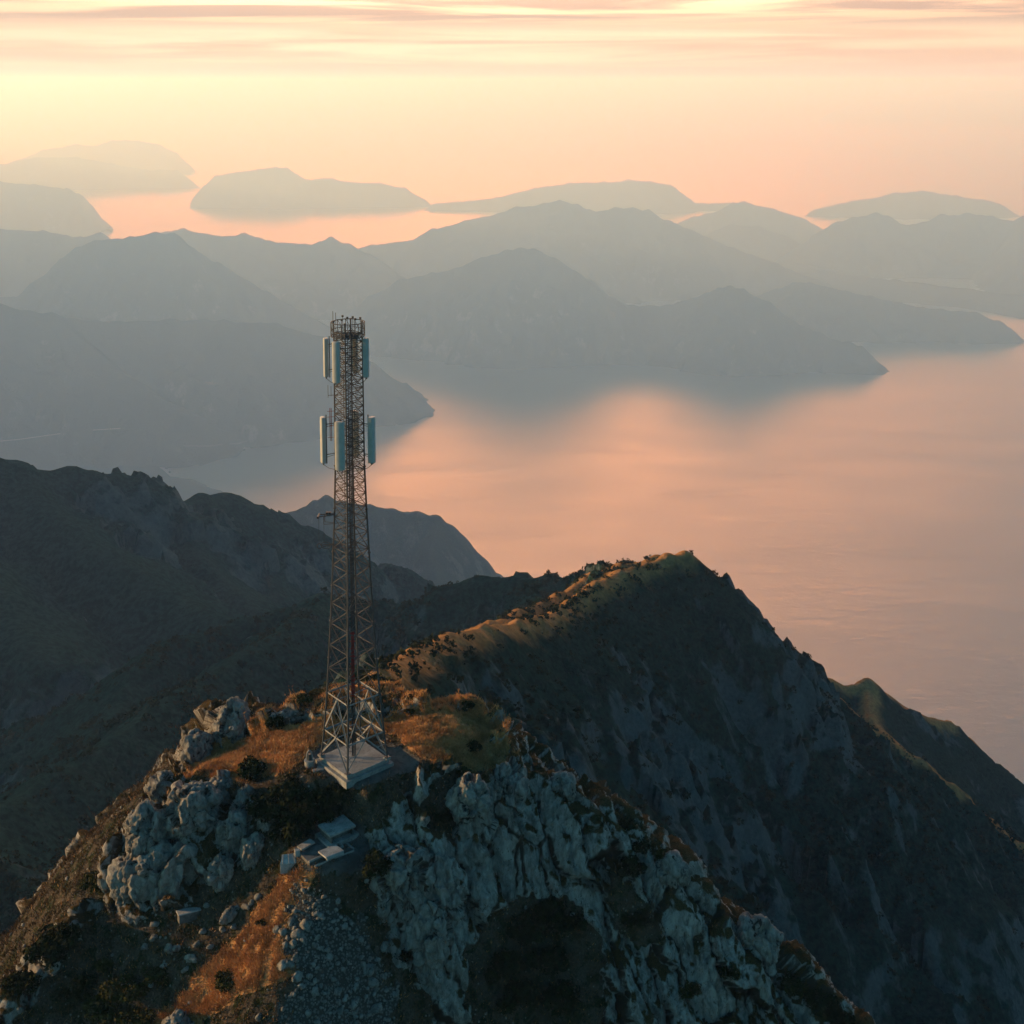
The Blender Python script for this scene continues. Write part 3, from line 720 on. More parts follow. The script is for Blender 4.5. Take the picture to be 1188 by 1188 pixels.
def build_tower_hill():
    pts = [at(*p) for p in HILL_PX]
    cx, cy = -10.0, 101.0
    for r in RIM:
        p = at(*r)
        dx, dy = p.x - cx, p.y - cy
        l = math.hypot(dx, dy); dx, dy = dx / l, dy / l
        dy = max(dy, 0.2) if p.y > 100 else dy
        for far, drop in ((9, 9), (24, 28), (60, 70)):
            pts.append(Vector((p.x + dx * far, p.y + dy * far, p.z - drop)))
    for x in (-60, -35, -10, 15, 40):
        for y, z in ((80, -24), (66, -40), (45, -66)):
            pts.append(Vector((x, y, z - abs(x + 12) * 0.25)))
    P = np.array(pts)
    w = tps_fit(P[:, :2], P[:, 2])
    xs = axis(-130, -45, 30, 120, 0.17, 3.0); ys = axis(40, 84, 121, 185, 0.17, 3.0)
    X, Y = np.meshgrid(xs, ys)
    Z = tps_eval(P[:, :2], w, X, Y)
    # level ground under the tower and under the ruin
    def level(Z, cx, cy, z, r0, r1):
        t = 1 - sstep(np.hypot(X - cx, Y - cy), r0, r1)
        return Z * (1 - t) + z * t
    Z = level(Z, TOWER.x, TOWER.y, 0.0, 3.6, 6.0)
    Z = level(Z, RUIN.x, RUIN.y, RUIN.z, 2.2, 4.2)
    u, v = project(np.stack([X, Y, Z], -1))
    rock = np.maximum.reduce([soft_poly(u, v, POLY_CLIFF, 14), soft_poly(u, v, POLY_LEFT, 10), soft_poly(u, v, POLY_RIM, 8), soft_poly(u, v, POLY_BACK, 6)])
    growth = np.maximum.reduce([soft_poly(u, v, q, 12) for q in POLY_GROWTH])
    rock = rock * (1 - growth) * sstep(fbm(X / 6, Y / 6, Z / 6, oct=4, seed=305) + 0.62, 0.0, 0.35)
    far_out = (v > 1200) | (u < -60) | (u > 1010)
    scree = soft_poly(u, v, POLY_SCREE, 22); apron = np.maximum(soft_poly(u, v, POLY_APRON, 5), 0.8 * soft_poly(u, v, POLY_YARD, 6))
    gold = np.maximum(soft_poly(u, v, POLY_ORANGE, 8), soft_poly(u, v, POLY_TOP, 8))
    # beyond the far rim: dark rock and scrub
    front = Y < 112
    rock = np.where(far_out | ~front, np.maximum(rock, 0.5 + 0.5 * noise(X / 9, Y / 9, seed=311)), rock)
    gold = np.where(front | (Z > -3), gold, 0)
    keep = 1 - sstep(np.maximum(apron, 0), 0.1, 0.6)
    keep *= sstep(np.hypot(X - TOWER.x, Y - TOWER.y), 3.4, 5.0) * sstep(np.hypot(X - RUIN.x, Y - RUIN.y), 2.0, 3.6)
    # soft ground relief
    Z = Z + keep * (0.55 * fbm(X / 7, Y / 7, oct=5, seed=320) + 0.16 * fbm(X / 1.6, Y / 1.6, oct=3, seed=321))
    # limestone: blocks split by steep joints, pushed out along the surface normal
    gy, gx = np.gradient(Z, ys, xs)
    nl = np.sqrt(gx ** 2 + gy ** 2 + 1)
    Nx, Ny, Nz = -gx / nl, -gy / nl, 1 / nl
    wx = X + 1.3 * fbm(X / 4, Y / 4, Z / 4, oct=3, seed=331); wy = Y + 1.3 * fbm(X / 4, Y / 4, Z / 4, oct=3, seed=332); wz = Z + 1.3 * fbm(X / 4, Y / 4, Z / 4, oct=3, seed=333)
    # joints run down the fall line of the right flank
    al = 0.42 * wx - 0.45 * wy - 0.79 * wz; cr_ = 0.88 * wx + 0.47 * wy + 0.20 * wz; th = 0.24 * wx - 0.76 * wy + 0.60 * wz
    f1, f2, c1, t1 = worley(cr_ / 2.5, al / 10.0, th / 4.0, seed=340)
    g1, g2, c2, t2 = worley(cr_ / 0.95, al / 3.2, th / 1.5, seed=350)
    h1, h2, c3, t3 = worley(cr_ / 0.42, al / 0.8, th / 0.6, seed=355)
    e1 = np.clip((f2 - f1) * 5.0, 0, 1); e2 = np.clip((g2 - g1) * 4.0, 0, 1)
    rib = fbm(cr_ / 4.6, al / 12.0, oct=4, seed=360, ridged=True)
    disp = 0.55 * (e1 - 0.6) + 1.9 * (c1 - 0.5) + 1.5 * t1 + 0.10 * (e2 - 0.6) + 0.34 * (c2 - 0.5) + 0.42 * t2 + 0.10 * (c3 - 0.5) + 0.16 * t3 + 1.0 * (rib - 0.3) + 0.22 * fbm(X / 0.9, Y / 0.9, Z / 0.9, oct=4, seed=361, ridged=True)
    disp = disp * sstep(rock, 0.15, 0.85) * keep
    disp = np.clip(disp, -2.2, 2.2)
    k = np.where((X > -47) & (X < 33) & (Y > 82) & (Y < 122), 1.0, 0.6)
    Xd, Yd, Zd = X + Nx * disp * k, Y + Ny * disp * k, Z + Nz * disp * k
    V = np.stack([Xd, Yd, Zd], -1)
    fc = grid_faces(len(xs), len(ys))
    me = np_mesh('tower_hill', V.reshape(-1, 3), fc)
    crack = np.clip(1 - e1 * 1.8, 0, 1) + 0.5 * np.clip(1 - e2 * 2.2, 0, 1)
    for n, arr in (('rock', rock), ('scree', scree), ('apron', apron), ('gold', gold), ('crack', crack * sstep(rock, 0.3, 0.8)), ('tone', c1)):
        a = me.attributes.new(n, 'FLOAT', 'POINT'); a.data.foreach_set('value', np.asarray(arr, dtype=np.float32).ravel())
    o = link('tower_hill', me, mat_tower_hill(), smooth=True)
    tag(o, 'craggy limestone hilltop that carries the lattice tower', kind='structure')
    return o, V, fc, dict(rock=rock, scree=scree, gold=gold, apron=apron, u=u, v=v, nz=Nz)


hill, HILL_V, HILL_F, HILL_M = build_tower_hill()
from mathutils.bvhtree import BVHTree
HILL_BVH = BVHTree.FromPolygons(HILL_V.reshape(-1, 3).tolist(), HILL_F.tolist())


def on_hill(u, v):
    """where the ground of the tower hill shows at photo pixel u, v"""
    r = ray(u, v).normalized()
    hit, n, i, d = HILL_BVH.ray_cast(Vector((0, 0, CAMZ)), r)
    if hit is None:
        hit, n = at(u, v, 104), Vector((0, 0, 1))
    return hit, n


def down(x, y):
    hit, n, i, d = HILL_BVH.ray_cast(Vector((x, y, 60)), Vector((0, 0, -1)))
    return (hit, n) if hit is not None else (Vector((x, y, 0)), Vector((0, 0, 1)))
# ------------------------------------------------------------------ mesh pieces
class MB:
    """collects shapes that belong to one mesh"""
    def __init__(self): self.bm = bmesh.new()

    def tube(self, a, b, r, seg=6, r2=None, caps=True):
        a, b = Vector(a), Vector(b); d = b - a
        if d.length < 1e-5: return self
        q = d.to_track_quat('Z', 'Y').to_matrix()
        r2 = r if r2 is None else r2
        A = [self.bm.verts.new(a + q @ Vector((math.cos(t) * r, math.sin(t) * r, 0))) for t in [2 * math.pi * i / seg for i in range(seg)]]
        B = [self.bm.verts.new(b + q @ Vector((math.cos(t) * r2, math.sin(t) * r2, 0))) for t in [2 * math.pi * i / seg for i in range(seg)]]
        for i in range(seg):
            j = (i + 1) % seg
            self.bm.faces.new((A[i], A[j], B[j], B[i]))
        if caps:
            self.bm.faces.new(A[::-1]); self.bm.faces.new(B)
        return self

    def angle(self, a, b, w, t=0.012):
        """an L shaped steel section between two points"""
        a, b = Vector(a), Vector(b); d = b - a
        q = d.to_track_quat('Z', 'Y').to_matrix()
        prof = [(0, 0), (w, 0), (w, t), (t, t), (t, w), (0, w)]
        A = [self.bm.verts.new(a + q @ Vector((x, y, 0))) for x, y in prof]
        B = [self.bm.verts.new(b + q @ Vector((x, y, 0))) for x, y in prof]
        for i in range(6):
            j = (i + 1) % 6
            self.bm.faces.new((A[i], A[j], B[j], B[i]))
        self.bm.faces.new(A[::-1]); self.bm.faces.new(B)
        return self

    def box(self, c, s, rz=0.0, bevel=0.0, tilt=None):
        m = Matrix.Translation(Vector(c)) @ Matrix.Rotation(rz, 4, 'Z')
        if tilt is not None: m = m @ tilt
        m = m @ Matrix.Diagonal((*s, 1))
        r = bmesh.ops.create_cube(self.bm, size=1, matrix=m)
        if bevel:
            es = {e for v in r['verts'] for e in v.link_edges}
            bmesh.ops.bevel(self.bm, geom=list(es), offset=bevel, segments=2, affect='EDGES', profile=0.6)
        return self

    def poly(self, pts, h):
        """a prism over a ground outline, pts (x, y), from z h[0] to h[1]"""
        A = [self.bm.verts.new((x, y, h[0])) for x, y in pts]; B = [self.bm.verts.new((x, y, h[1])) for x, y in pts]
        n = len(pts)
        for i in range(n): self.bm.faces.new((A[i], A[(i + 1) % n], B[(i + 1) % n], B[i]))
        self.bm.faces.new(A[::-1]); self.bm.faces.new(B)
        return self

    def build(self, name, mat, parent=None, smooth=False):
        bmesh.ops.recalc_face_normals(self.bm, faces=self.bm.faces)
        me = bpy.data.meshes.new(name); self.bm.to_mesh(me); self.bm.free()
        return link(name, me, mat, parent, smooth)


M_steel = mat_plain('galvanised_steel_backlit', (0.036, 0.041, 0.046), 0.6, 0.25, 3.0, metal=0.2, spec=0.5)  # base colour darkened for the backlit upper lattice; pale copy serves the base frames
M_steel_pale = mat_plain('pale_steel', (0.20, 0.205, 0.21), 0.6, 0.2, 3.0, metal=0.2, spec=0.5)
M_cable = mat_plain('black_cable', (0.02, 0.02, 0.022), 0.7, 0.2)
M_red = mat_plain('red_oxide_paint', (0.17, 0.016, 0.014), 0.6, 0.25)
M_radome = mat_plain('antenna_radome', (0.38, 0.37, 0.35), 0.5, 0.08, 2.0)
M_dark = mat_plain('dark_metal', (0.04, 0.042, 0.045), 0.6, 0.2)


def mat_concrete(name, base, stain):
    k = NB(name, 0.92, 0.15)
    p = k.pos()
    a = k.noise(p, 0.9, 7, 0.65, 0.4); b = k.noise(p, 9.0, 5, 0.65)
    c = k.mix(k.ramp(a, 0.35, 0.6), base, stain)
    c = k.mix(k.math('MULTIPLY', k.ramp(k.noise(p, 2.2, 6, 0.7, 1.0), 0.50, 0.68), 0.7), c, tuple(x * 0.45 for x in stain))
    c = k.mix(k.math('MULTIPLY', k.ramp(b, 0.45, 0.75), 0.5), c, tuple(x * 0.6 for x in stain))
    return k.done(c, k.bump(b, 0.5, 0.03))


M_conc = mat_concrete('weathered_concrete', (0.28, 0.28, 0.272), (0.19, 0.187, 0.18))
M_conc_dark = mat_concrete('dark_concrete', (0.13, 0.125, 0.12), (0.07, 0.068, 0.065))  # darker concrete of the hut walls, ruined floor and cabinet case
M_pale = mat_concrete('pale_board', (0.36, 0.36, 0.35), (0.26, 0.255, 0.25))

TROT = R(-4.0)     # the tower stands corner on to the camera


def corner(k, half):
    a = -math.pi / 2 + TROT + k * math.pi / 2
    return math.cos(a) * half, math.sin(a) * half


def build_plinth():
    root = empty('concrete_plinth', (TOWER.x, TOWER.y, 0))
    tag(root, 'square two step concrete plinth under the lattice tower', 'plinth')
    r = math.pi / 4 + TROT
    MB().box((0, 0, 0.02), (5.0, 5.0, 0.64), r, 0.03).build('lower_step', M_conc, root)
    MB().box((0, 0, 0.505), (4.42, 4.42, 0.32), r, 0.03).build('top_slab', M_conc, root)
    for k in range(4):
        x, y = corner(k, 2.95)
        MB().box((x, y, 0.74), (0.5, 0.5, 0.16), r, 0.015).build('foot_block', M_conc, root)
    return root


BASE = 0.82
HALF = [(BASE, 2.95), (3.1, 2.68), (6.6, 2.36), (9.9, 2.12), (13.3, 1.90), (16.5, 1.73), (19.6, 1.58), (23.5, 1.40), (27.3, 1.27), (40.0, 1.22)]


def half(z):
    return float(np.interp(z, [h[0] for h in HALF], [h[1] for h in HALF]))


def leg_pt(k, z):
    x, y = corner(k % 4, half(z)); return Vector((x, y, z))


def build_tower():
    root = empty('lattice_tower', (TOWER.x, TOWER.y, 0))
    tag(root, 'tall grey steel lattice telecom tower with panel antennas on the hilltop', 'telecom tower')
    zs = [h[0] for h in HALF]
    for k in range(4):
        m = MB()
        for a, b in zip(zs[:-1], zs[1:]):
            rr = 0.09 if a < 13 else (0.08 if a < 27 else 0.065)
            m.tube(leg_pt(k, a), leg_pt(k, b), rr, 8)
            d = (leg_pt(k, b) - leg_pt(k, a)).normalized()
            m.tube(leg_pt(k, b) - d * 0.05, leg_pt(k, b) + d * 0.05, rr * 1.7, 8)
        m.box((*corner(k, half(BASE)), BASE + 0.02), (0.42, 0.42, 0.04), math.pi / 4 + TROT)
        m.build('leg', M_steel, root)
    # lowest two bays: wide inverted V frames of heavy angle steel
    for k in range(4):
        a0, b0 = leg_pt(k, BASE + 0.1), leg_pt(k + 1, BASE + 0.1)
        a1, b1 = leg_pt(k, 3.1), leg_pt(k + 1, 3.1); mid1 = (a1 + b1) / 2
        a2, b2 = leg_pt(k, 6.6), leg_pt(k + 1, 6.6); mid2 = (a2 + b2) / 2
        m = MB()
        m.angle(a0, mid1, 0.12).angle(b0, mid1, 0.12).angle(a1, b1, 0.14)
        m.angle(a1, mid2, 0.11).angle(b1, mid2, 0.11).angle(a2, b2, 0.12)
        q1, q2 = (a1 + mid2) / 2, (b1 + mid2) / 2
        m.angle(q1, mid1, 0.06).angle(q2, mid1, 0.06)
        m.angle((a0 + mid1) / 2, leg_pt(k, 2.0), 0.06).angle((b0 + mid1) / 2, leg_pt(k + 1, 2.0), 0.06)
        m.angle(q1, leg_pt(k, 4.9), 0.06).angle(q2, leg_pt(k + 1, 4.9), 0.06)
        m.build('base_frame', M_steel_pale, root)
    for z in (3.1, 6.6):
        m = MB()
        m.angle((leg_pt(0, z) + leg_pt(1, z)) / 2, (leg_pt(2, z) + leg_pt(3, z)) / 2, 0.07)
        m.angle((leg_pt(1, z) + leg_pt(2, z)) / 2, (leg_pt(3, z) + leg_pt(0, z)) / 2, 0.07)
        m.build('plan_bracing', M_steel_pale, root)
    # upper bays: crossed bracing, closer and closer towards the top
    levels = [6.6]
    while levels[-1] < 38.6:
        levels.append(levels[-1] + max(0.80, 2.3 * half(levels[-1]) / 2.36 * (1.0 if levels[-1] < 20 else (0.82 if levels[-1] < 27 else 0.62))))
    levels[-1] = 39.0
    for k in range(4):
        m = MB()
        for i, (za, zb) in enumerate(zip(levels[:-1], levels[1:])):
            a0, b0, a1, b1 = leg_pt(k, za), leg_pt(k + 1, za), leg_pt(k, zb), leg_pt(k + 1, zb)
            w = 0.06 if za < 20 else 0.05
            m.angle(a0, b1, w).angle(b0, a1, w).angle(a1, b1, w)
            c = (a0 + b0 + a1 + b1) / 4
            zc = (za + zb) / 2
            if za > 18: m.angle(leg_pt(k, zc), c, w * 0.65).angle(leg_pt(k + 1, zc), c, w * 0.65)
            if za > 24:
                m.angle((a0 + c) / 2, (b0 + c) / 2, w * 0.6).angle((a1 + c) / 2, (b1 + c) / 2, w * 0.6)
        m.build('face_bracing', M_steel, root)
    for z in levels[1::3]:
        m = MB()
        m.angle(leg_pt(0, z), leg_pt(2, z), 0.05).angle(leg_pt(1, z), leg_pt(3, z), 0.05)
        m.build('plan_bracing', M_steel, root)
    # ladder, cable trays and the red painted cable riser inside
    m = MB()
    for s in (-0.21, 0.21): m.tube((-0.35 + s, 0.15, BASE), (-0.25 + s, 0.1, 39), 0.032, 5)
    z = BASE + 0.3
    while z < 39:
        t = (z - BASE) / 38
        m.tube((-0.56 + 0.1 * t, 0.15 - 0.05 * t, z), (-0.14 + 0.1 * t, 0.15 - 0.05 * t, z), 0.018, 4); z += 0.32
    for z in np.arange(4.0, 38.5, 0.9):
        t = (z - BASE) / 38
        c = Vector((-0.35 + 0.1 * t, 0.15 - 0.05 * t, z)); pr = None
        for i in range(7):
            an = math.pi * (1.0 + i / 6)
            q = c + Vector((math.cos(an) * 0.36, math.sin(an) * 0.62, 0))
            if pr is not None: m.tube(pr, q, 0.014, 4)
            pr = q
    m.build('ladder', M_steel, root)
    m = MB()
    rnd = random.Random(5)
    for i in range(5):
        x = 0.12 + 0.07 * i - 0.2; pr = Vector((x * 1.3, -0.1, 12.2)); top = 39 if i % 2 else 32
        for z in np.arange(14.0, top + 0.1, 2.2):
            q = Vector((x + rnd.uniform(-.012, .012), -0.12 + rnd.uniform(-.03, .03), z)); m.tube(pr, q, 0.026, 5); pr = q
    m.build('cable_run', M_cable, root)
    m = MB()
    for i in range(5):
        m.tube((-0.13 + 0.065 * i, -0.10, 6.4), (-0.08 + 0.05 * i, -0.1, 12.4), 0.034, 6)
    for z in np.arange(6.6, 12.4, 0.7): m.box((0.0, -0.08, z), (0.5, 0.05, 0.08))
    m.build('red_riser', M_red, root)
    m = MB()
    for i in range(5): m.tube((-0.16 + 0.08 * i, -0.10, BASE), (-0.13 + 0.065 * i, -0.10, 6.4), 0.03, 5)
    m.build('cable_run', M_cable, root)
    # crown platform with its rail
    m = MB()
    ring = [(math.cos(math.pi / 12 + i * math.pi / 6) * 1.45, math.sin(math.pi / 12 + i * math.pi / 6) * 1.45) for i in range(12)]
    for z, r_ in ((38.75, 0.05), (39.25, 0.025), (39.95, 0.04)):
        for i in range(12):
            a, b = ring[i], ring[(i + 1) % 12]
            m.tube((*a, z), (*b, z), r_, 5)
    for i in range(12):
        m.tube((*ring[i], 38.7), (*ring[i], 39.98), 0.032, 5)
        a, b = ring[i], ring[(i + 1) % 12]
        m.tube((*a, 38.75), (*b, 39.95), 0.018, 4)
        m.tube((0, 0, 38.72), (*ring[i], 38.75), 0.035, 5)
    for rr in (0.5, 0.85, 1.15):
        for i in range(12):
            m.tube((ring[i][0] / 1.45 * rr, ring[i][1] / 1.45 * rr, 38.77), (ring[(i + 1) % 12][0] / 1.45 * rr, ring[(i + 1) % 12][1] / 1.45 * rr, 38.77), 0.02, 4)
    m.build('crown_platform', M_steel, root)
    for x, y, h in ((-1.2, -0.4, 1.0), (-0.95, -0.5, 0.9), (-0.4, -0.9, 0.35), (0.1, -1.0, 0.55), (0.75, -0.8, 0.4), (0.35, 0.6, 0.3), (-0.55, 0.8, 0.35), (1.05, 0.2, 0.3)):
        m = MB().tube((x, y, 38.8), (x, y, 39.95 + h), 0.022, 5)
        if h < 0.6: m.box((x, y, 39.95 + h), (0.16, 0.13, 0.16), 0.4)
        m.build('rooftop_whip', M_dark, root)
    # panel antennas: (x, y, z of the middle, width, depth, height, heading)
    panels = [(-1.86, -0.35, 36.95, 0.50, 0.40, 3.35, R(200)), (-0.86, -1.42, 36.75, 0.62, 0.34, 3.55, R(255)), (1.58, -0.45, 36.95, 0.46, 0.46, 3.40, R(-18)), (0.35, 1.75, 36.9, 0.55, 0.34, 3.4, R(85)),
              (-2.22, -0.45, 29.75, 0.62, 0.40, 4.05, R(205)), (-0.62, -1.62, 29.55, 0.82, 0.36, 4.25, R(262)), (1.98, -0.40, 29.75, 0.62, 0.52, 4.05, R(-25)), (0.3, 1.8, 29.7, 0.62, 0.36, 4.0, R(85))]
    for x, y, z, w, d, h, a in panels:
        m = MB()
        n = 14; prof = []
        for i in range(n + 1):
            t = math.pi * i / n
            prof.append((math.cos(t) * w / 2, -(abs(math.sin(t)) ** 0.6) * d * 0.55))
        prof += [(-w / 2, d * 0.45), (w / 2, d * 0.45)]
        bm = m.bm; rings = []
        for zz, sc in ((-h / 2, 0.82), (-h / 2 + 0.07, 1.0), (h / 2 - 0.07, 1.0), (h / 2, 0.82)):
            rings.append([bm.verts.new((px * sc, py * sc, zz)) for px, py in prof])
        for A, B in zip(rings[:-1], rings[1:]):
            for i in range(len(prof)):
                j = (i + 1) % len(prof); bm.faces.new((A[i], A[j], B[j], B[i]))
        bm.faces.new(rings[0][::-1]); bm.faces.new(rings[-1])
        p = m.build('panel_antenna', M_radome, root)
        p.location = (x, y, z); p.rotation_euler = (0, 0, a + math.pi / 2)
        m = MB()
        for s in (-0.25, -0.08, 0.08, 0.25): m.tube((s * w, 0, -h / 2 - 0.16), (s * w, 0, -h / 2 + 0.02), 0.035, 6)
        m.build('connector', M_dark, p)
        m = MB()
        pole_y = d * 0.45 + 0.13
        m.tube((0, pole_y, -h / 2 - 0.1), (0, pole_y, h / 2 + 0.15), 0.045, 6)
        inv = Matrix.Rotation(-(a + math.pi / 2), 4, 'Z')
        # arms reach back from the pole to the nearest tower leg
        best = min(range(4), key=lambda k: (leg_pt(k, z).xy - Vector((x, y))).length)
        for zz in (-h * 0.33, h * 0.33):
            m.tube((0, d * 0.4, zz), (0, pole_y, zz), 0.04, 5)
            lp = leg_pt(best, z + zz)
            q = inv @ Vector((lp.x - x, lp.y - y, 0)); q.z = zz
            m.tube((0, pole_y, zz), q, 0.04, 5)
            m.tube((0, pole_y, zz - 0.22), q + Vector((0, 0, -0.12)), 0.022, 5)
        m.build('mounting_bracket', M_steel, p)
        m = MB(); pr = Vector((0.1 * w, 0, -h / 2 - 0.14)); lp = inv @ Vector((-x * 0.8, -y * 0.9, 0))
        for t in (0.25, 0.5, 0.75, 1.0):
            q = Vector((lp.x * t, lp.y * t, -h / 2 - 0.14 - 0.5 * math.sin(t * math.pi))); m.tube(pr, q, 0.022, 5); pr = q
        m.build('jumper_cable', M_cable, p)
    # small side arms: dipole near the top, the rail beside the lower panels, two frames lower down
    m = MB()
    m.tube((-1.25, -0.1, 33.6), (-1.75, -0.2, 33.6), 0.025, 5).tube((-1.5, -0.15, 33.5), (-1.5, -0.15, 34.4), 0.02, 5).tube((-1.75, -0.2, 33.4), (-1.75, -0.2, 34.5), 0.02, 5)
    m.build('dipole_antenna', M_steel, root)
    m = MB()
    for x in (-1.62, -1.5): m.tube((x, -0.25, 29.6), (x, -0.25, 32.5), 0.028, 5)
    for z in (29.9, 30.9, 31.7, 32.2): m.tube((-1.85, -0.25, z), (-1.2, -0.1, z), 0.022, 5)
    m.build('side_rail', M_red, root)
    hx = -half(22.5)
    m = MB()
    for dy in (-0.3, 0.3):
        m.tube((hx, dy * 0.4, 23.0), (hx - 1.35, dy, 22.85), 0.045, 5).tube((hx, dy * 0.4, 22.2), (hx - 0.85, dy, 22.2), 0.03, 5).tube((hx - 0.85, dy, 22.2), (hx - 0.85, dy, 22.9), 0.03, 5)
    m.tube((hx - 1.35, -0.45, 22.83), (hx - 1.35, 0.45, 22.83), 0.10, 8).tube((hx - 0.7, -0.35, 22.93), (hx - 0.7, 0.35, 22.93), 0.05, 6)
    for t in (0.35, 0.6): m.box((hx - t, 0, 23.1), (0.2, 0.3, 0.2))
    m.build('side_frame', M_dark, root)
    m = MB()
    for dy in (-0.25, 0.25): m.tube((hx - 0.1, dy * 0.4, 20.3), (hx - 1.0, dy, 20.15), 0.035, 5)
    pr = None
    for i in range(17):
        t = 2 * math.pi * i / 16
        q = Vector((hx - 0.72 + math.cos(t) * 0.42, -0.15, 20.25 + math.sin(t) * 0.30))
        if pr is not None: m.tube(pr, q, 0.03, 5)
        pr = q
    pr = None
    for i in range(13):
        t = 2 * math.pi * i / 12
        q = Vector((hx - 1.28 + math.cos(t) * 0.2, -0.2, 20.2 + math.sin(t) * 0.22))
        if pr is not None: m.tube(pr, q, 0.04, 5)
        pr = q
    m.tube((hx - 1.28, 0, 20.2), (hx, 0, 20.3), 0.03, 5)
    m.build('loop_antenna', M_dark, root)
    m = MB()
    for dx in (-1.32, -0.88): m.tube((hx + dx, -0.1, 20.4), (hx + dx, -0.1, 22.8), 0.012, 4)
    m.build('hanging_wire', M_cable, root)
    return root


build_plinth()
build_tower()


# ------------------------------------------------------------------ things by the tower
def build_drum():
    p, n = on_hill(359, 889)
    root = empty('equipment_drum', p)
    tag(root, 'squat pale drum with a dark open hood left of the concrete plinth', 'drum')
    m = MB(); m.tube((0, 0, -0.35), (0, 0, 0.55), 0.46, 20, 0.42); m.tube((0, 0, 0.55), (0, 0, 0.62), 0.47, 20); m.build('barrel', M_conc, root)
    m = MB(); pr = None
    for i in range(13):
        t = math.pi * i / 12
        q = Vector((math.cos(t) * 0.26 + 0.02, 0.0, 0.62 + math.sin(t) * 0.85))
        if pr is not None: m.tube(pr, q, 0.07, 7)
        pr = q
    m.build('hood_rim', M_steel_pale, root)
    m = MB(); m.tube((0.02, 0.03, 0.62), (0.02, 0.03, 1.15), 0.21, 14, 0.17); m.build('vent', M_dark, root)
    p, n = on_hill(369, 894)
    o = MB().box((0, 0, 0.06), (1.0, 0.45, 0.16), 0.5, 0.02).box((0.1, 0.5, 0.05), (0.5, 0.3, 0.14), 0.2, 0.02).build('paving_slab', M_conc, None)
    o.location = p; tag(o, 'low broken paving slab between the drum and the plinth', 'slab')


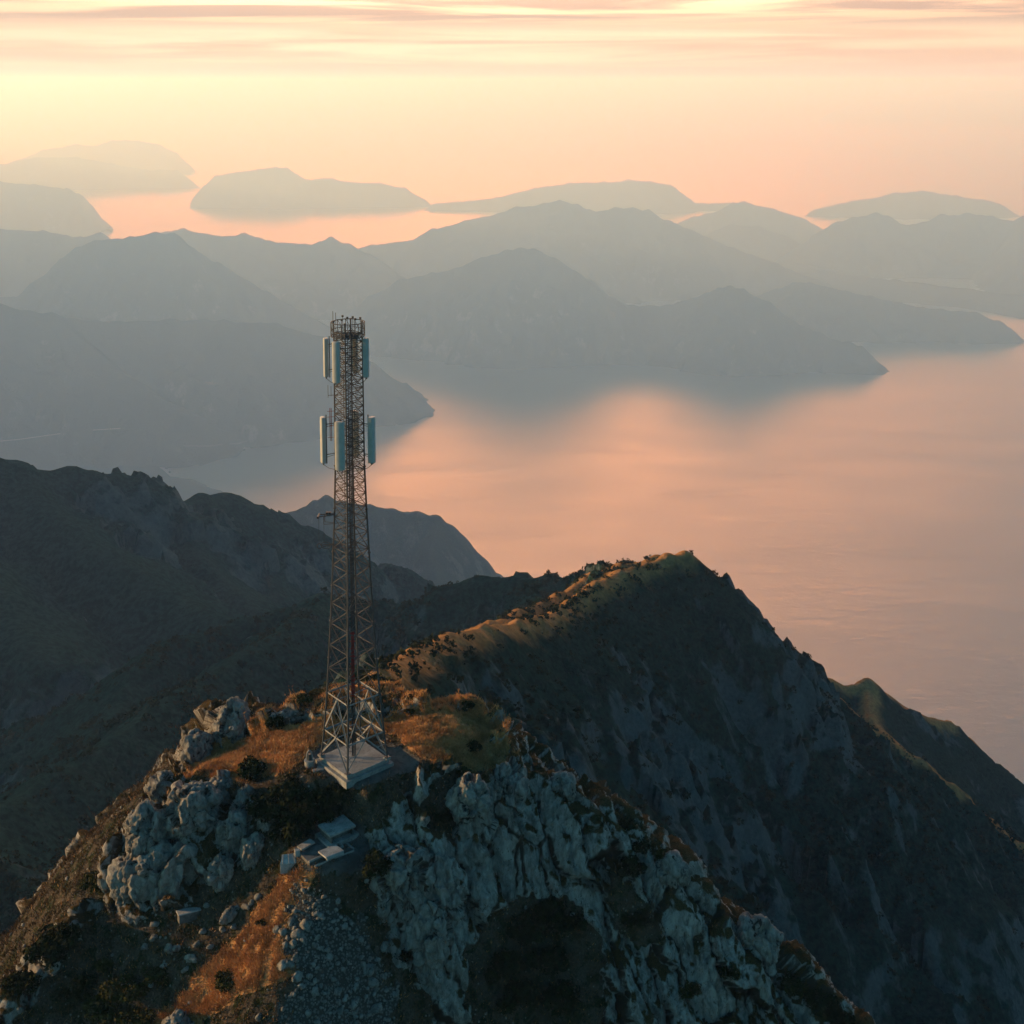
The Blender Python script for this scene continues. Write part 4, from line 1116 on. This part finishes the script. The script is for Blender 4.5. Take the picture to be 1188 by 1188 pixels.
def build_ruin():
    rz = R(39)
    z = RUIN.z
    def place(px, py, h=0.0):
        q = at(px, py, 99); r = ray(px, py)
        t = (z + h - CAMZ) / r.z
        return Vector((0, 0, CAMZ)) + r * t
    root = empty('concrete_hut', place(391, 972), rz)
    tag(root, 'small flat roofed concrete hut among the slabs below the tower', 'hut')
    MB().box((0, 0, 0.13), (3.0, 2.3, 0.5), 0, 0.02).build('floor_slab', M_conc, root)
    m = MB()
    m.box((0, 0.85, 0.68), (2.2, 0.16, 0.6)).box((-1.02, -0.08, 0.68), (0.16, 1.70, 0.6)).box((1.02, -0.08, 0.68), (0.16, 1.70, 0.6)).box((0, -0.5, 0.66), (1.88, 0.12, 0.56))
    m.build('wall', M_conc_dark, root)
    MB().box((0, 0, 1.07), (2.5, 2.05, 0.18), 0, 0.02).build('roof_slab', M_conc, root)
    MB().box((0.25, 0.2, 1.19), (0.5, 0.3, 0.06), 0.2).build('roof_vent', M_conc, root)
    # floor of the fallen building with its broken roof pieces
    root = empty('ruined_platform', place(370, 986), rz)
    tag(root, 'dark ruined floor with low kerbs in front of the concrete hut', 'ruin')
    MB().box((0, 0, 0.05), (3.3, 2.6, 0.3), 0, 0.02).build('floor_slab', M_conc_dark, root)
    m = MB()
    m.box((0, -1.23, 0.26), (3.3, 0.12, 0.16)).box((1.59, 0.05, 0.26), (0.12, 2.4, 0.16)).box((0.4, -1.85, 0.02), (3.6, 0.10, 0.14), R(-4)).box((2.2, -0.5, 0.05), (0.10, 2.6, 0.14), R(5))
    m.build('kerb', M_conc, root)
    o = MB().box((0, 0, 0), (1.7, 1.3, 0.14), 0, 0.02).box((0, -0.66, -0.08), (1.6, 0.1, 0.22)).build('fallen_slab', M_pale, None)
    o.location = place(384, 988, 0.48); o.rotation_euler = (R(-5), R(3), rz)
    tag(o, 'pale ribbed slab lying tilted on the front of the ruined floor', 'slab')
    o = MB().box((0, 0, 0), (1.3, 0.8, 0.14), 0, 0.02).build('fallen_slab', M_conc, None)
    o.location = place(355, 980, 0.36); o.rotation_euler = (R(-4), R(-5), rz + R(4))
    tag(o, 'grey slab lying on the left corner of the ruined floor', 'slab')
    o = MB().box((0, 0, 0.2), (0.42, 0.36, 0.55), 0.3, 0.03).build('concrete_block', M_pale, None)
    o.location = place(345, 992)
    tag(o, 'small white block standing at the left corner of the ruined floor', 'block')
    p, n = on_hill(335, 1004)
    root = empty('metal_crate', p, R(12))
    tag(root, 'white slope topped crate at the upper end of the orange grass strip', 'crate')
    m = MB(); bm = m.bm
    w, d, h0, h1 = 0.70, 0.42, 0.45, 0.75
    vs = [bm.verts.new(c) for c in ((-w, -d, -0.4), (w, -d, -0.4), (w, d, -0.4), (-w, d, -0.4), (-w, -d, h0), (w, -d, h0), (w * 0.9, d, h1), (-w * 0.75, d, h1))]
    for f in ((0, 1, 5, 4), (1, 2, 6, 5), (2, 3, 7, 6), (3, 0, 4, 7), (3, 2, 1, 0), (4, 5, 6, 7)): bm.faces.new([vs[i] for i in f])
    m.build('case', M_pale, root)
    m = MB()
    for s in (-0.5, 0.0, 0.5): m.tube((s, -d - 0.01, h0 + 0.0), (s * 0.85, d, h1 + 0.02), 0.02, 5)
    m.build('lid_rib', M_steel_pale, root)
    p, n = on_hill(219, 1064)
    root = empty('metal_cabinet', p, R(28))
    tag(root, 'lone pale flat topped cabinet lying on the dark slope at the lower left', 'cabinet')
    tl = Matrix.Rotation(R(-10), 4, 'X') @ Matrix.Rotation(R(3), 4, 'Y')
    MB().box((0, 0, 0.18), (1.75, 0.85, 0.75), 0, 0.03, tl).build('case', M_conc_dark, root)
    MB().box((0, 0.02, 0.58), (1.9, 1.0, 0.09), 0, 0.02, tl).build('lid', M_pale, root)


build_drum()
build_ruin()
# ------------------------------------------------------------------ rocks
def mat_boulder():
    k = NB('limestone', 1.0, 0.03)
    p = k.pos(obj=False)
    pv = k.pos((1.0, 1.0, 0.5), obj=False)
    n = k.noise(pv, 1.7, 8, 0.68, 0.7); f = k.noise(p, 7.0, 5, 0.7)
    c = k.mix(k.ramp(n, 0.30, 0.70), (0.12, 0.113, 0.104), (0.34, 0.325, 0.298))
    c = k.mix(k.ramp(k.noise(k.pos((1.6, 1.6, 0.25), obj=False), 1.1, 5, 0.6, 0.4), 0.58, 0.72), c, (0.10, 0.09, 0.085))
    c = k.mix(k.ramp(k.noise(p, 2.6, 5, 0.6), 0.60, 0.74), c, (0.30, 0.20, 0.13))
    c = k.mix(k.ramp(k.attr('crack'), 0.5, 0.95), c, (0.05, 0.042, 0.035))
    b = k.bump(k.math('ADD', k.math('MULTIPLY', n, 2.0), f), 0.85, 0.28)
    return k.done(c, b)


M_rock = mat_boulder()


def boulder_mesh(name, sx, sy, sz, seed, sub=5, cell=0.75, rough=1.0):
    bm = bmesh.new(); bmesh.ops.create_icosphere(bm, subdivisions=sub, radius=1.0)
    V = np.array([v.co[:] for v in bm.verts])
    Fc = np.array([[v.index for v in f.verts] for f in bm.faces]); bm.free()
    N = V.copy()
    P = V * np.array([sx, sy, sz])
    s = (sx * sy * sz) ** (1 / 3)
    q = P / s
    lump = fbm(q[:, 0] * 0.9, q[:, 1] * 0.9, q[:, 2] * 0.9, oct=3, seed=seed)
    w = 0.35 * np.stack([fbm(q[:, 0] * 1.5, q[:, 1] * 1.5, q[:, 2] * 1.5, oct=3, seed=seed + i) for i in (3, 4, 5)], -1)
    qq = q + w
    f1, f2, c, t1 = worley(qq[:, 0] / cell, qq[:, 1] / cell, qq[:, 2] / (cell * 1.7), seed=seed + 9)
    g1, g2, c2, t2 = worley(qq[:, 0] / (cell * .38), qq[:, 1] / (cell * .38), qq[:, 2] / (cell * .6), seed=seed + 19)
    e = np.clip((f2 - f1) * 5, 0, 1); e2 = np.clip((g2 - g1) * 4, 0, 1)
    fine = fbm(q[:, 0] * 4, q[:, 1] * 4, q[:, 2] * 4, oct=4, seed=seed + 30, ridged=True)
    d = 0.34 * lump + 0.07 * (e - 0.6) + 0.30 * (c - 0.5) + 0.34 * t1 + 0.03 * (e2 - 0.5) + 0.09 * (c2 - 0.5) + 0.14 * t2 + 0.05 * fine
    P = P + N * (d * s * rough)[:, None]
    me = np_mesh(name, P, Fc)
    a = me.attributes.new('crack', 'FLOAT', 'POINT')
    a.data.foreach_set('value', (np.clip(1 - e * 3.0, 0, 1) + 0.4 * np.clip(1 - e2 * 3.5, 0, 1)).astype(np.float32))
    return me


OUTCROPS = [
    # u, v of the middle, half sizes in metres, heading, sink, label
    (268, 846, 1.9, 2.0, 2.7, 0.3, 'tall upright crag at the back left edge of the hilltop'),
    (228, 872, 1.5, 1.4, 2.2, -0.2, 'lower crag leaning against the left foot of the tall upright crag'),
    (345, 830, 2.6, 0.8, 0.5, 0.35, 'low long rock ledge on the skyline left of the tower legs'),
    (186, 912, 1.2, 1.1, 1.3, 0.5, 'rounded grey boulder at the lower tip of the orange grass band'),
    (222, 938, 2.5, 1.8, 2.0, 0.4, 'broad grey boulder heading the left rock pile'),
    (168, 965, 1.8, 1.6, 2.3, 0.1, 'jagged boulder on the left outer edge of the rock pile'),
    (198, 1008, 3.6, 1.9, 2.6, 0.55, 'largest smooth slab of rock sloping down in the left rock pile'),
    (150, 1020, 1.5, 1.4, 2.1, 0.2, 'dark boulder at the lower left foot of the rock pile'),
    (258, 916, 1.2, 1.0, 1.2, 0.9, 'oval boulder touching the right end of the broad grey boulder'),
    (285, 938, 1.1, 0.9, 2.0, 0.5, 'slim leaning rock at the top of the middle rock rib'),
    (270, 970, 1.5, 1.2, 2.0, 0.3, 'knobbly rock halfway down the middle rock rib'),
    (292, 988, 0.9, 0.9, 1.6, 0.2, 'narrow rock at the right foot of the middle rock rib'),
    (255, 1012, 0.9, 0.8, 1.4, 0.6, 'pointed rock closing the bottom of the middle rock rib'),
    (472, 1022, 2.0, 1.6, 3.4, 0.1, 'tall cracked block at the left end of the right hand cliff'),
    (512, 1030, 1.9, 1.5, 3.0, -0.2, 'bulging block just right of the tall cracked block'),
    (500, 1090, 1.5, 1.3, 3.2, 0.1, 'hanging wedge of rock below the cracked blocks'),
    (545, 940, 1.8, 1.5, 3.2, -0.3, 'pale buttress at the top of the right hand cliff'),
    (585, 920, 1.6, 1.4, 2.8, -0.4, 'narrow buttress leaning on the right side of the pale buttress'),
    (308, 955, 0.6, 0.5, 0.7, 0.3, 'small pale boulder under the dark bushes'),
    (268, 1062, 1.1, 0.35, 0.55, 0.75, 'pointed pale shard beside the orange grass strip'),
    (205, 1195, 1.5, 1.0, 1.0, 0.75, 'rock at the bottom edge under the orange grass strip'),
    (880, 1088, 1.8, 1.5, 1.8, -0.7, 'rounded knob of rock far down the right skyline'),
    (780, 1010, 1.4, 1.2, 1.4, -0.7, 'small knob of rock halfway down the right skyline'),
    (655, 912, 1.2, 1.1, 1.2, -0.5, 'small knob of rock high on the right skyline'),
]


def build_rocks():
    for i, (u, v, sx, sy, sz, rz, label) in enumerate(OUTCROPS):
        p, n = on_hill(u, v + sz * 3.0)
        me = boulder_mesh('boulder', sx, sy, sz, 500 + i * 37, sub=6 if sx * sz > 4 else 5)
        o = link('boulder', me, M_rock, smooth=True)
        o.location = p + Vector((0, 0.25 * sy, 0.10 * sz)); o.rotation_euler = (R(8 * math.sin(i * 2.1)), R(14 * math.sin(i * 1.3)), rz)
        tag(o, label, 'boulder', 'limestone boulders on the hilltop')
    # loose stones one can count
    rnd = random.Random(11)
    protos = [boulder_mesh('loose_stone', 1.0, rnd.uniform(.7, .95), rnd.uniform(.5, .8), 900 + k * 7, sub=3, cell=0.9, rough=0.7) for k in range(5)]
    spots = [(322, 1078, .42), (329, 1081, .36), (338, 1068, .3), (345, 1084, .5), (340, 1095, .34), (352, 1090, .3), (330, 1119, .55), (345, 1133, .45), (338, 1120, .3), (355, 1072, .5), (372, 1062, .3), (427, 1125, .6),
             (432, 1140, .5), (446, 1098, .45), (418, 1090, .3), (400, 1075, .3), (382, 1110, .3), (365, 1150, .35), (392, 1150, .35), (410, 1165, .4), (358, 1175, .3), (436, 1170, .5), (300, 1180, .3), (392, 1045, .3)]
    for i, (u, v, s) in enumerate(spots):
        p, n = on_hill(u, v)
        o = link('loose_stone', protos[i % 5], M_rock, smooth=True)
        o.location = p; o.scale = (s, s, s); o.rotation_euler = (rnd.uniform(-.3, .3), rnd.uniform(-.3, .3), rnd.uniform(0, 6.28))
        tag(o, 'pale loose stone lying on the grey scree at the bottom of the hill', 'stone', 'loose stones on the scree')
    spots = [(236, 1080, .35), (228, 1095, .3), (205, 1100, .4), (196, 1100, .45), (178, 1088, .3), (245, 1098, .3), (222, 1112, .45), (258, 1078, .3), (285, 1052, .35), (292, 1047, .25), (272, 1075, .3), (215, 1125, .3), (190, 1120, .25), (168, 1098, .3),
             (300, 1040, .3), (240, 1050, .3), (180, 1072, .35), (175, 1142, .3)]
    for i, (u, v, s) in enumerate(spots):
        p, n = on_hill(u, v)
        o = link('loose_stone', protos[(i * 2 + 1) % 5], M_rock, smooth=True)
        o.location = p; o.scale = (s * 1.3, s, s * 0.9); o.rotation_euler = (rnd.uniform(-.3, .3), rnd.uniform(-.3, .3), rnd.uniform(0, 6.28))
        tag(o, 'pale loose stone in the dark grass left of the orange strip', 'stone', 'loose stones on the left slope')


build_rocks()


def scatter(n, weight, seed):
    """random points on the hill grid with probability given by weight (same shape as the grid)"""
    rng = np.random.default_rng(seed)
    V = HILL_V; a = V[:-1, 1:] - V[:-1, :-1]; b = V[1:, :-1] - V[:-1, :-1]
    area = np.linalg.norm(np.cross(a, b), axis=-1)
    w = (weight[:-1, :-1] * area).ravel(); w = w / w.sum()
    idx = rng.choice(len(w), n, p=w)
    i, j = np.unravel_index(idx, area.shape)
    s, t = rng.random((2, n, 1))
    P = V[i, j] + a[i, j] * s + b[i, j] * t
    N = np.cross(a[i, j], b[i, j]); N /= np.linalg.norm(N, axis=-1, keepdims=True)
    return P, N, rng


def in_view():
    return ((HILL_M['u'] > -40) & (HILL_M['u'] < 1040) & (HILL_M['v'] < 1225)).astype(float)


def build_gravel():
    w = np.clip(HILL_M['scree'], 0, 1) * in_view() + 0.012 * in_view() * (1 - HILL_M['apron']) * (HILL_M['rock'] < 0.4) * (HILL_M['v'] > 905)
    P, N, rng = scatter(9000, w, 3)
    base = bmesh.new(); bmesh.ops.create_icosphere(base, subdivisions=1, radius=1)
    bv = np.array([v.co[:] for v in base.verts]); bf = np.array([[v.index for v in f.verts] for f in base.faces]); base.free()
    n = len(P); s = 0.04 + 0.26 * rng.random((n, 1, 1)) ** 4
    jit = 1 + 0.35 * (rng.random((n, len(bv), 1)) - 0.5)
    sq = np.concatenate([np.ones((n, 1, 1)), 0.6 + 0.4 * rng.random((n, 1, 1)), 0.45 + 0.4 * rng.random((n, 1, 1))], -1)
    an = rng.random(n) * 6.28; ca, sa = np.cos(an)[:, None], np.sin(an)[:, None]
    L = bv[None] * jit * sq * s
    X = L[..., 0] * ca - L[..., 1] * sa; Yv = L[..., 0] * sa + L[..., 1] * ca
    V = np.stack([X, Yv, L[..., 2]], -1) + P[:, None] + N[:, None] * s * 0.2
    Fc = (bf[None] + (np.arange(n) * len(bv))[:, None, None]).reshape(-1, 3)
    tag(link('gravel', np_mesh('gravel', V.reshape(-1, 3), Fc), M_rock), 'grey scree of small broken stones', 'gravel', kind='stuff')


build_gravel()


# ------------------------------------------------------------------ growth
def mat_leaf(name, a, b, scale=1.2):
    k = NB(name, 0.95, 0.03)
    n = k.noise(k.pos(obj=False), scale, 4); n2 = k.noise(k.pos(obj=False), scale * 9, 3)
    c = k.mix(k.ramp(k.math('ADD', k.math('MULTIPLY', n, 0.6), k.math('MULTIPLY', n2, 0.4)), 0.38, 0.62), a, b)
    return k.done(c)


M_shrub = mat_leaf('shrub_leaves', (0.008, 0.011, 0.005), (0.026, 0.030, 0.011))
M_shrub_olive = mat_leaf('olive_leaves', (0.022, 0.023, 0.008), (0.065, 0.055, 0.017))
M_straw = mat_leaf('dry_grass_blades', (0.32, 0.155, 0.062), (0.60, 0.32, 0.13), 0.5)
M_turf = mat_leaf('green_grass_blades', (0.040, 0.028, 0.014), (0.14, 0.080, 0.040), 0.6)


def leaf_cloud(rng, centers, radii, n, size):
    """many small leaf quads filling a few lobes"""
    k = rng.integers(0, len(centers), n)
    d = rng.normal(size=(n, 3)); d /= np.linalg.norm(d, axis=1, keepdims=True)
    rr = rng.random((n, 1)) ** 0.45
    P = centers[k] + d * rr * radii[k]
    nrm = d + 0.8 * rng.normal(size=(n, 3)); nrm /= np.linalg.norm(nrm, axis=1, keepdims=True)
    t = np.cross(nrm, rng.normal(size=(n, 3))); t /= np.linalg.norm(t, axis=1, keepdims=True)
    b = np.cross(nrm, t)
    s = size * (0.6 + 0.8 * rng.random((n, 1)))
    V = np.stack([P - t * s, P + b * s * 0.5, P + t * s, P - b * s * 0.5], 1)
    Fc = np.arange(n * 4).reshape(-1, 4)
    return V.reshape(-1, 3), Fc


def shrub_mesh(seed, n=1500, size=0.085):
    rng = np.random.default_rng(seed)
    m = 9
    a = rng.random(m) * 6.28; r = 0.62 * np.sqrt(rng.random(m))
    C = np.stack([np.cos(a) * r, np.sin(a) * r, 0.30 + 0.42 * rng.random(m) * (1 - r)], -1)
    Rr = np.stack([0.26 + 0.22 * rng.random(m)] * 3, -1) * np.array([1, 1, 0.85])
    V, Fc = leaf_cloud(rng, C, Rr, n, size)
    return np_mesh('shrub', V, Fc)


SHRUBS = [
    # u, v of the foot, radius in metres, height factor, olive, label
    (290, 898, 1.5, 1.1, 0, 'dark round shrub in the lit band left of the drum'),
    (312, 945, 1.5, 1.2, 0, 'dark shrub at the left end of the thicket under the plinth'),
    (330, 925, 1.6, 1.1, 0, 'upper left shrub of the thicket under the plinth'),
    (345, 962, 1.7, 1.2, 0, 'lowest left shrub of the thicket, behind the left grey slab'),
    (358, 935, 1.7, 1.1, 0, 'middle shrub of the thicket under the plinth'),
    (376, 948, 1.5, 1.1, 0, 'shrub of the thicket just above the roof of the hut'),
    (388, 925, 1.3, 1.0, 0, 'right end shrub of the thicket under the plinth'),
    (325, 972, 1.2, 1.1, 0, 'small shrub hanging below the left end of the thicket'),
    (437, 1010, 1.25, 1.2, 0, 'single round shrub between the hut and the cracked block'),
    (265, 1140, 1.0, 0.9, 1, 'olive tuft shrub on the lower edge of the orange strip'),
    (305, 1072, 0.55, 0.9, 0, 'small dark bush in the middle of the orange strip'),
    (110, 1028, 1.1, 1.2, 1, 'olive shrub on the left skyline below the rock pile'),
    (52, 1112, 1.9, 1.2, 0, 'large dark shrub on the left skyline'),
    (78, 1090, 1.3, 1.1, 0, 'dark shrub just above the large one on the left skyline'),
    (22, 1150, 1.4, 1.1, 0, 'dark shrub low on the left skyline near the corner'),
    (120, 1122, 0.9, 1.0, 1, 'olive shrub on the left slope above the green thicket'),
    (150, 1150, 1.6, 0.8, 1, 'upper shrub of the green thicket at the lower left'),
    (178, 1135, 1.2, 0.8, 1, 'right shrub of the green thicket at the lower left'),
    (120, 1172, 1.7, 0.8, 1, 'lower left shrub of the green thicket'),
    (160, 1182, 1.5, 0.8, 1, 'bottom shrub of the green thicket beside the orange strip'),
    (85, 1160, 1.2, 0.9, 0, 'dark shrub left of the green thicket'),
    (100, 1140, 1.0, 0.9, 0, 'dark shrub tucked between the skyline rocks and the green thicket'),
    (316, 842, 1.1, 1.1, 0, 'dark shrub at the right foot of the tall upright crag'),
    (350, 815, 0.9, 1.0, 1, 'olive shrub on the back ledge left of the tower'),
    (368, 808, 0.8, 1.0, 1, 'small olive shrub on the back ledge nearest the tower'),
    (543, 822, 0.75, 1.0, 0, 'small dark shrub on the back skyline right of the tower'),
    (549, 868, 0.7, 1.0, 0, 'small shrub in the brown grass right of the plinth'),
    (478, 826, 0.6, 0.8, 0, 'tiny shrub on the orange grass right behind the tower'),
    (537, 898, 0.75, 0.8, 1, 'olive tuft on the brink above the pale buttress'),
    (512, 950, 0.8, 1.0, 0, 'shrub rooted in the rock left of the pale buttress'),
    (725, 962, 1.0, 1.1, 0, 'dark shrub on the right skyline'),
    (745, 985, 0.9, 1.0, 0, 'second dark shrub lower on the right skyline'),
    (768, 992, 0.8, 1.0, 1, 'olive shrub on the right skyline just above the small knob'),
    (732, 1012, 1.2, 1.2, 0, 'dark shrub in the upper groove of the right flank'),
    (738, 1072, 1.2, 1.2, 0, 'dark shrub in the lower groove of the right flank'),
    (640, 1062, 1.6, 1.2, 0, 'highest shrub of the black thicket in the cliff gully'),
    (612, 1085, 1.7, 1.2, 0, 'upper left shrub of the black thicket in the cliff gully'),
    (665, 1080, 1.5, 1.2, 0, 'right shrub of the black thicket in the cliff gully'),
    (585, 1130, 1.7, 1.2, 0, 'left shrub of the black thicket, over the bottom edge'),
    (630, 1120, 1.9, 1.2, 0, 'middle shrub of the black thicket in the cliff gully'),
    (600, 1165, 1.9, 1.2, 0, 'bottom shrub of the black thicket in the cliff gully'),
    (650, 1165, 1.7, 1.2, 0, 'bottom right shrub of the black thicket in the cliff gully'),
    (470, 1108, 0.9, 1.0, 0, 'shrub under the tall cracked block'),
    (950, 1165, 1.5, 1.1, 0, 'dark shrub at the foot of the right skyline'),
    (925, 1145, 1.3, 1.1, 1, 'olive shrub just above the dark one at the foot of the right skyline'),
    (970, 1185, 1.4, 1.1, 0, 'lowest shrub of the right skyline in the bottom edge'),
    (800, 1150, 1.0, 1.0, 1, 'olive shrub alone on the low right flank'),
    (845, 1130, 0.8, 1.0, 0, 'dark shrub below the rounded knob'),
]


def build_shrubs():
    protos = [shrub_mesh(40 + k) for k in range(5)]
    olive = []
    for me in protos:
        me.materials.append(M_shrub)
        m2 = me.copy(); m2.materials.clear(); m2.materials.append(M_shrub_olive); olive.append(m2)
    rnd = random.Random(8)
    for i, (u, v, r, h, ol, label) in enumerate(SHRUBS):
        p, n = on_hill(u, v)
        o = link('shrub', (olive if ol else protos)[i % 5])
        o.location = p - Vector((0, 0, 0.12 * r))
        o.scale = (r * 1.4, r * 1.3, r * h * 1.15); o.rotation_euler = (0, 0, rnd.uniform(0, 6.28))
        tag(o, label, 'shrub', 'shrubs on the tower hill')


build_shrubs()


def blades(name, n, weight, seed, h, mat, label, w=0.035):
    P, N, rng = scatter(n, weight, seed)
    a = rng.random((n, 1)) * 6.28
    d = np.concatenate([np.cos(a), np.sin(a), np.zeros((n, 1))], -1)
    hh = h * (0.45 + 0.9 * rng.random((n, 1)))
    lean = 0.55 * hh * rng.normal(size=(n, 3)) * np.array([1, 1, 0])
    ww = w * (0.7 + 0.8 * rng.random((n, 1)))
    V = np.stack([P - d * ww - N * 0.03, P + d * ww - N * 0.03, P + np.array([0, 0, 1]) * hh + lean], 1)
    me = np_mesh(name, V.reshape(-1, 3), np.arange(n * 3).reshape(-1, 3))
    tag(link(name, me, mat), label, 'grass', kind='stuff')


def build_grass():
    vis = in_view() * (HILL_V[..., 2] > -24)
    clump = np.clip(0.5 + 1.2 * noise(HILL_V[..., 0] / 0.9, HILL_V[..., 1] / 0.9, seed=700), 0.05, 1)
    soil = (1 - np.clip(HILL_M['rock'] * 1.1, 0, 1)) * (1 - HILL_M['apron']) * (1 - HILL_M['scree'])
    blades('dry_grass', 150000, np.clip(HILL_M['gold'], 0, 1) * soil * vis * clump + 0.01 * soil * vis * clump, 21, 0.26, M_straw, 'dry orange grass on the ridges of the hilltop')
    blades('green_grass', 110000, soil * (1 - np.clip(HILL_M['gold'], 0, 1) * 0.9) * vis * clump + 0.04 * vis * HILL_M['rock'], 22, 0.24, M_turf, 'dull green and brown grass on the shaded slopes')


build_grass()


# scrub on the nearer ridges: nobody could count it
def ridge_scrub(name, data, n, seed, size, label, umax=1240, lo=0.0, leaves=16):
    X, Y, Z, D = data
    V = np.stack([X, Y, Z], -1)
    u, v = project(V)
    gy, gx = np.gradient(Z, Y[:, 0], X[0])
    w = ((u > -40) & (u < umax) & (v < 1230)).astype(float) * np.clip(0.25 + 1.3 * fbm(X / 45, Y / 45, oct=4, seed=seed), 0.02, 1)
    w = w * np.clip(1.5 - 0.45 * np.hypot(gx, gy), 0.15, 1)
    rng = np.random.default_rng(seed)
    p = w.ravel() / w.sum()
    idx = rng.choice(len(p), n, p=p)
    P = V.reshape(-1, 3)[idx] + np.concatenate([(rng.random((n, 2)) - 0.5) * (X[0, 1] - X[0, 0]), np.zeros((n, 1))], -1)
    s = size * (0.35 + 0.9 * rng.random(n) ** 2.2)
    k = np.repeat(np.arange(n), leaves); m = len(k)
    d = rng.normal(size=(m, 3)); d /= np.linalg.norm(d, axis=1, keepdims=True); d[:, 2] = np.abs(d[:, 2])
    C = P[k] + d * (s[k] * rng.random(m) ** 0.4)[:, None] * np.array([1, 1, 0.9])
    nrm = d + 0.6 * rng.normal(size=(m, 3)); t = np.cross(nrm, rng.normal(size=(m, 3))); t /= np.linalg.norm(t, axis=1, keepdims=True)
    b = np.cross(nrm, t); b /= np.linalg.norm(b, axis=1, keepdims=True)
    q = (s[k] * 0.42)[:, None]
    Q = np.stack([C - t * q, C + b * q * 0.6, C + t * q, C - b * q * 0.6], 1)
    me = np_mesh(name, Q.reshape(-1, 3), np.arange(m * 4).reshape(-1, 4))
    tag(link(name, me, M_shrub), label, 'scrub', kind='stuff')


ridge_scrub('scrub', H_peak[1], 16000, 71, 1.25, 'dark scrub covering the pointed ridge beside the tower hill')
ridge_scrub('scrub', H_valley[1], 12000, 72, 2.0, 'dark scrub covering the long ridge behind the tower')


# ------------------------------------------------------------------ small marks along the far shore
def far_shore():
    bpy.context.view_layer.update()
    dg = bpy.context.evaluated_depsgraph_get()

    def land(u, v):
        ok, loc, n, i, ob, m = scene.ray_cast(dg, Vector((0, 0, CAMZ)), ray(u, v).normalized())
        return loc if ok else at_z(u, v, SEA)

    def strip(name, pts, width, h, mat, label, cat=None, kind=None, lift=1.0, seed=1):
        rnd = random.Random(seed); P = []
        for (a, b) in zip(pts[:-1], pts[1:]):
            for t in np.linspace(0, 1, 9)[:-1]: P.append(land(a[0] + (b[0] - a[0]) * t, a[1] + (b[1] - a[1]) * t))
        P.append(land(*pts[-1]))
        bm = bmesh.new(); rows = []
        for i, p in enumerate(P):
            w = width * rnd.uniform(0.7, 1.3); hh = h * rnd.uniform(0.7, 1.3)
            rows.append([bm.verts.new(p + Vector((0, -w, -2))), bm.verts.new(p + Vector((0, -w * 0.5, lift + hh))), bm.verts.new(p + Vector((0, w * 0.5, lift + hh))), bm.verts.new(p + Vector((0, w, -2)))])
        for A, B in zip(rows[:-1], rows[1:]):
            for i in range(3): bm.faces.new((A[i], B[i], B[i + 1], A[i + 1]))
        bm.faces.new(rows[0][::-1]); bm.faces.new(rows[-1])
        bmesh.ops.recalc_face_normals(bm, faces=bm.faces)
        me = bpy.data.meshes.new(name); bm.to_mesh(me); bm.free()
        tag(link(name, me, mat), label, cat, kind=kind)

    strip('breakwater', [(213, 517), (240, 518), (258, 516)], 14, 6, M_dark, 'dark low breakwater in the inner bay', 'breakwater', seed=3)
    strip('breakwater', [(267, 515), (276, 515), (286, 512)], 12, 6, M_dark, 'shorter dark breakwater closer to the tower in the inner bay', 'breakwater', seed=4)
    strip('coast_road', [(-30, 514), (20, 510), (70, 503)], 9, 1, M_conc, 'thin pale road along the left shore', kind='structure', lift=2.5, seed=5)
    strip('coast_road', [(108, 499), (140, 497)], 8, 1, M_conc, 'short pale stretch of road along the left shore', kind='structure', lift=2.5, seed=6)
    me = boulder_mesh('sea_rock', 14, 11, 12, 77, sub=3)
    for (u, v), label in zip(((193, 543), (197, 548), (194, 554)), ('dark sea rock farthest out off the left shore', 'middle dark sea rock off the left shore', 'dark sea rock nearest the left shore')):
        o = link('sea_rock', me, M_dark, smooth=True); o.location = at_z(u, v, SEA + 2)
        o.rotation_euler = (0, 0, u * 1.7); tag(o, label, 'rock')


far_shore()
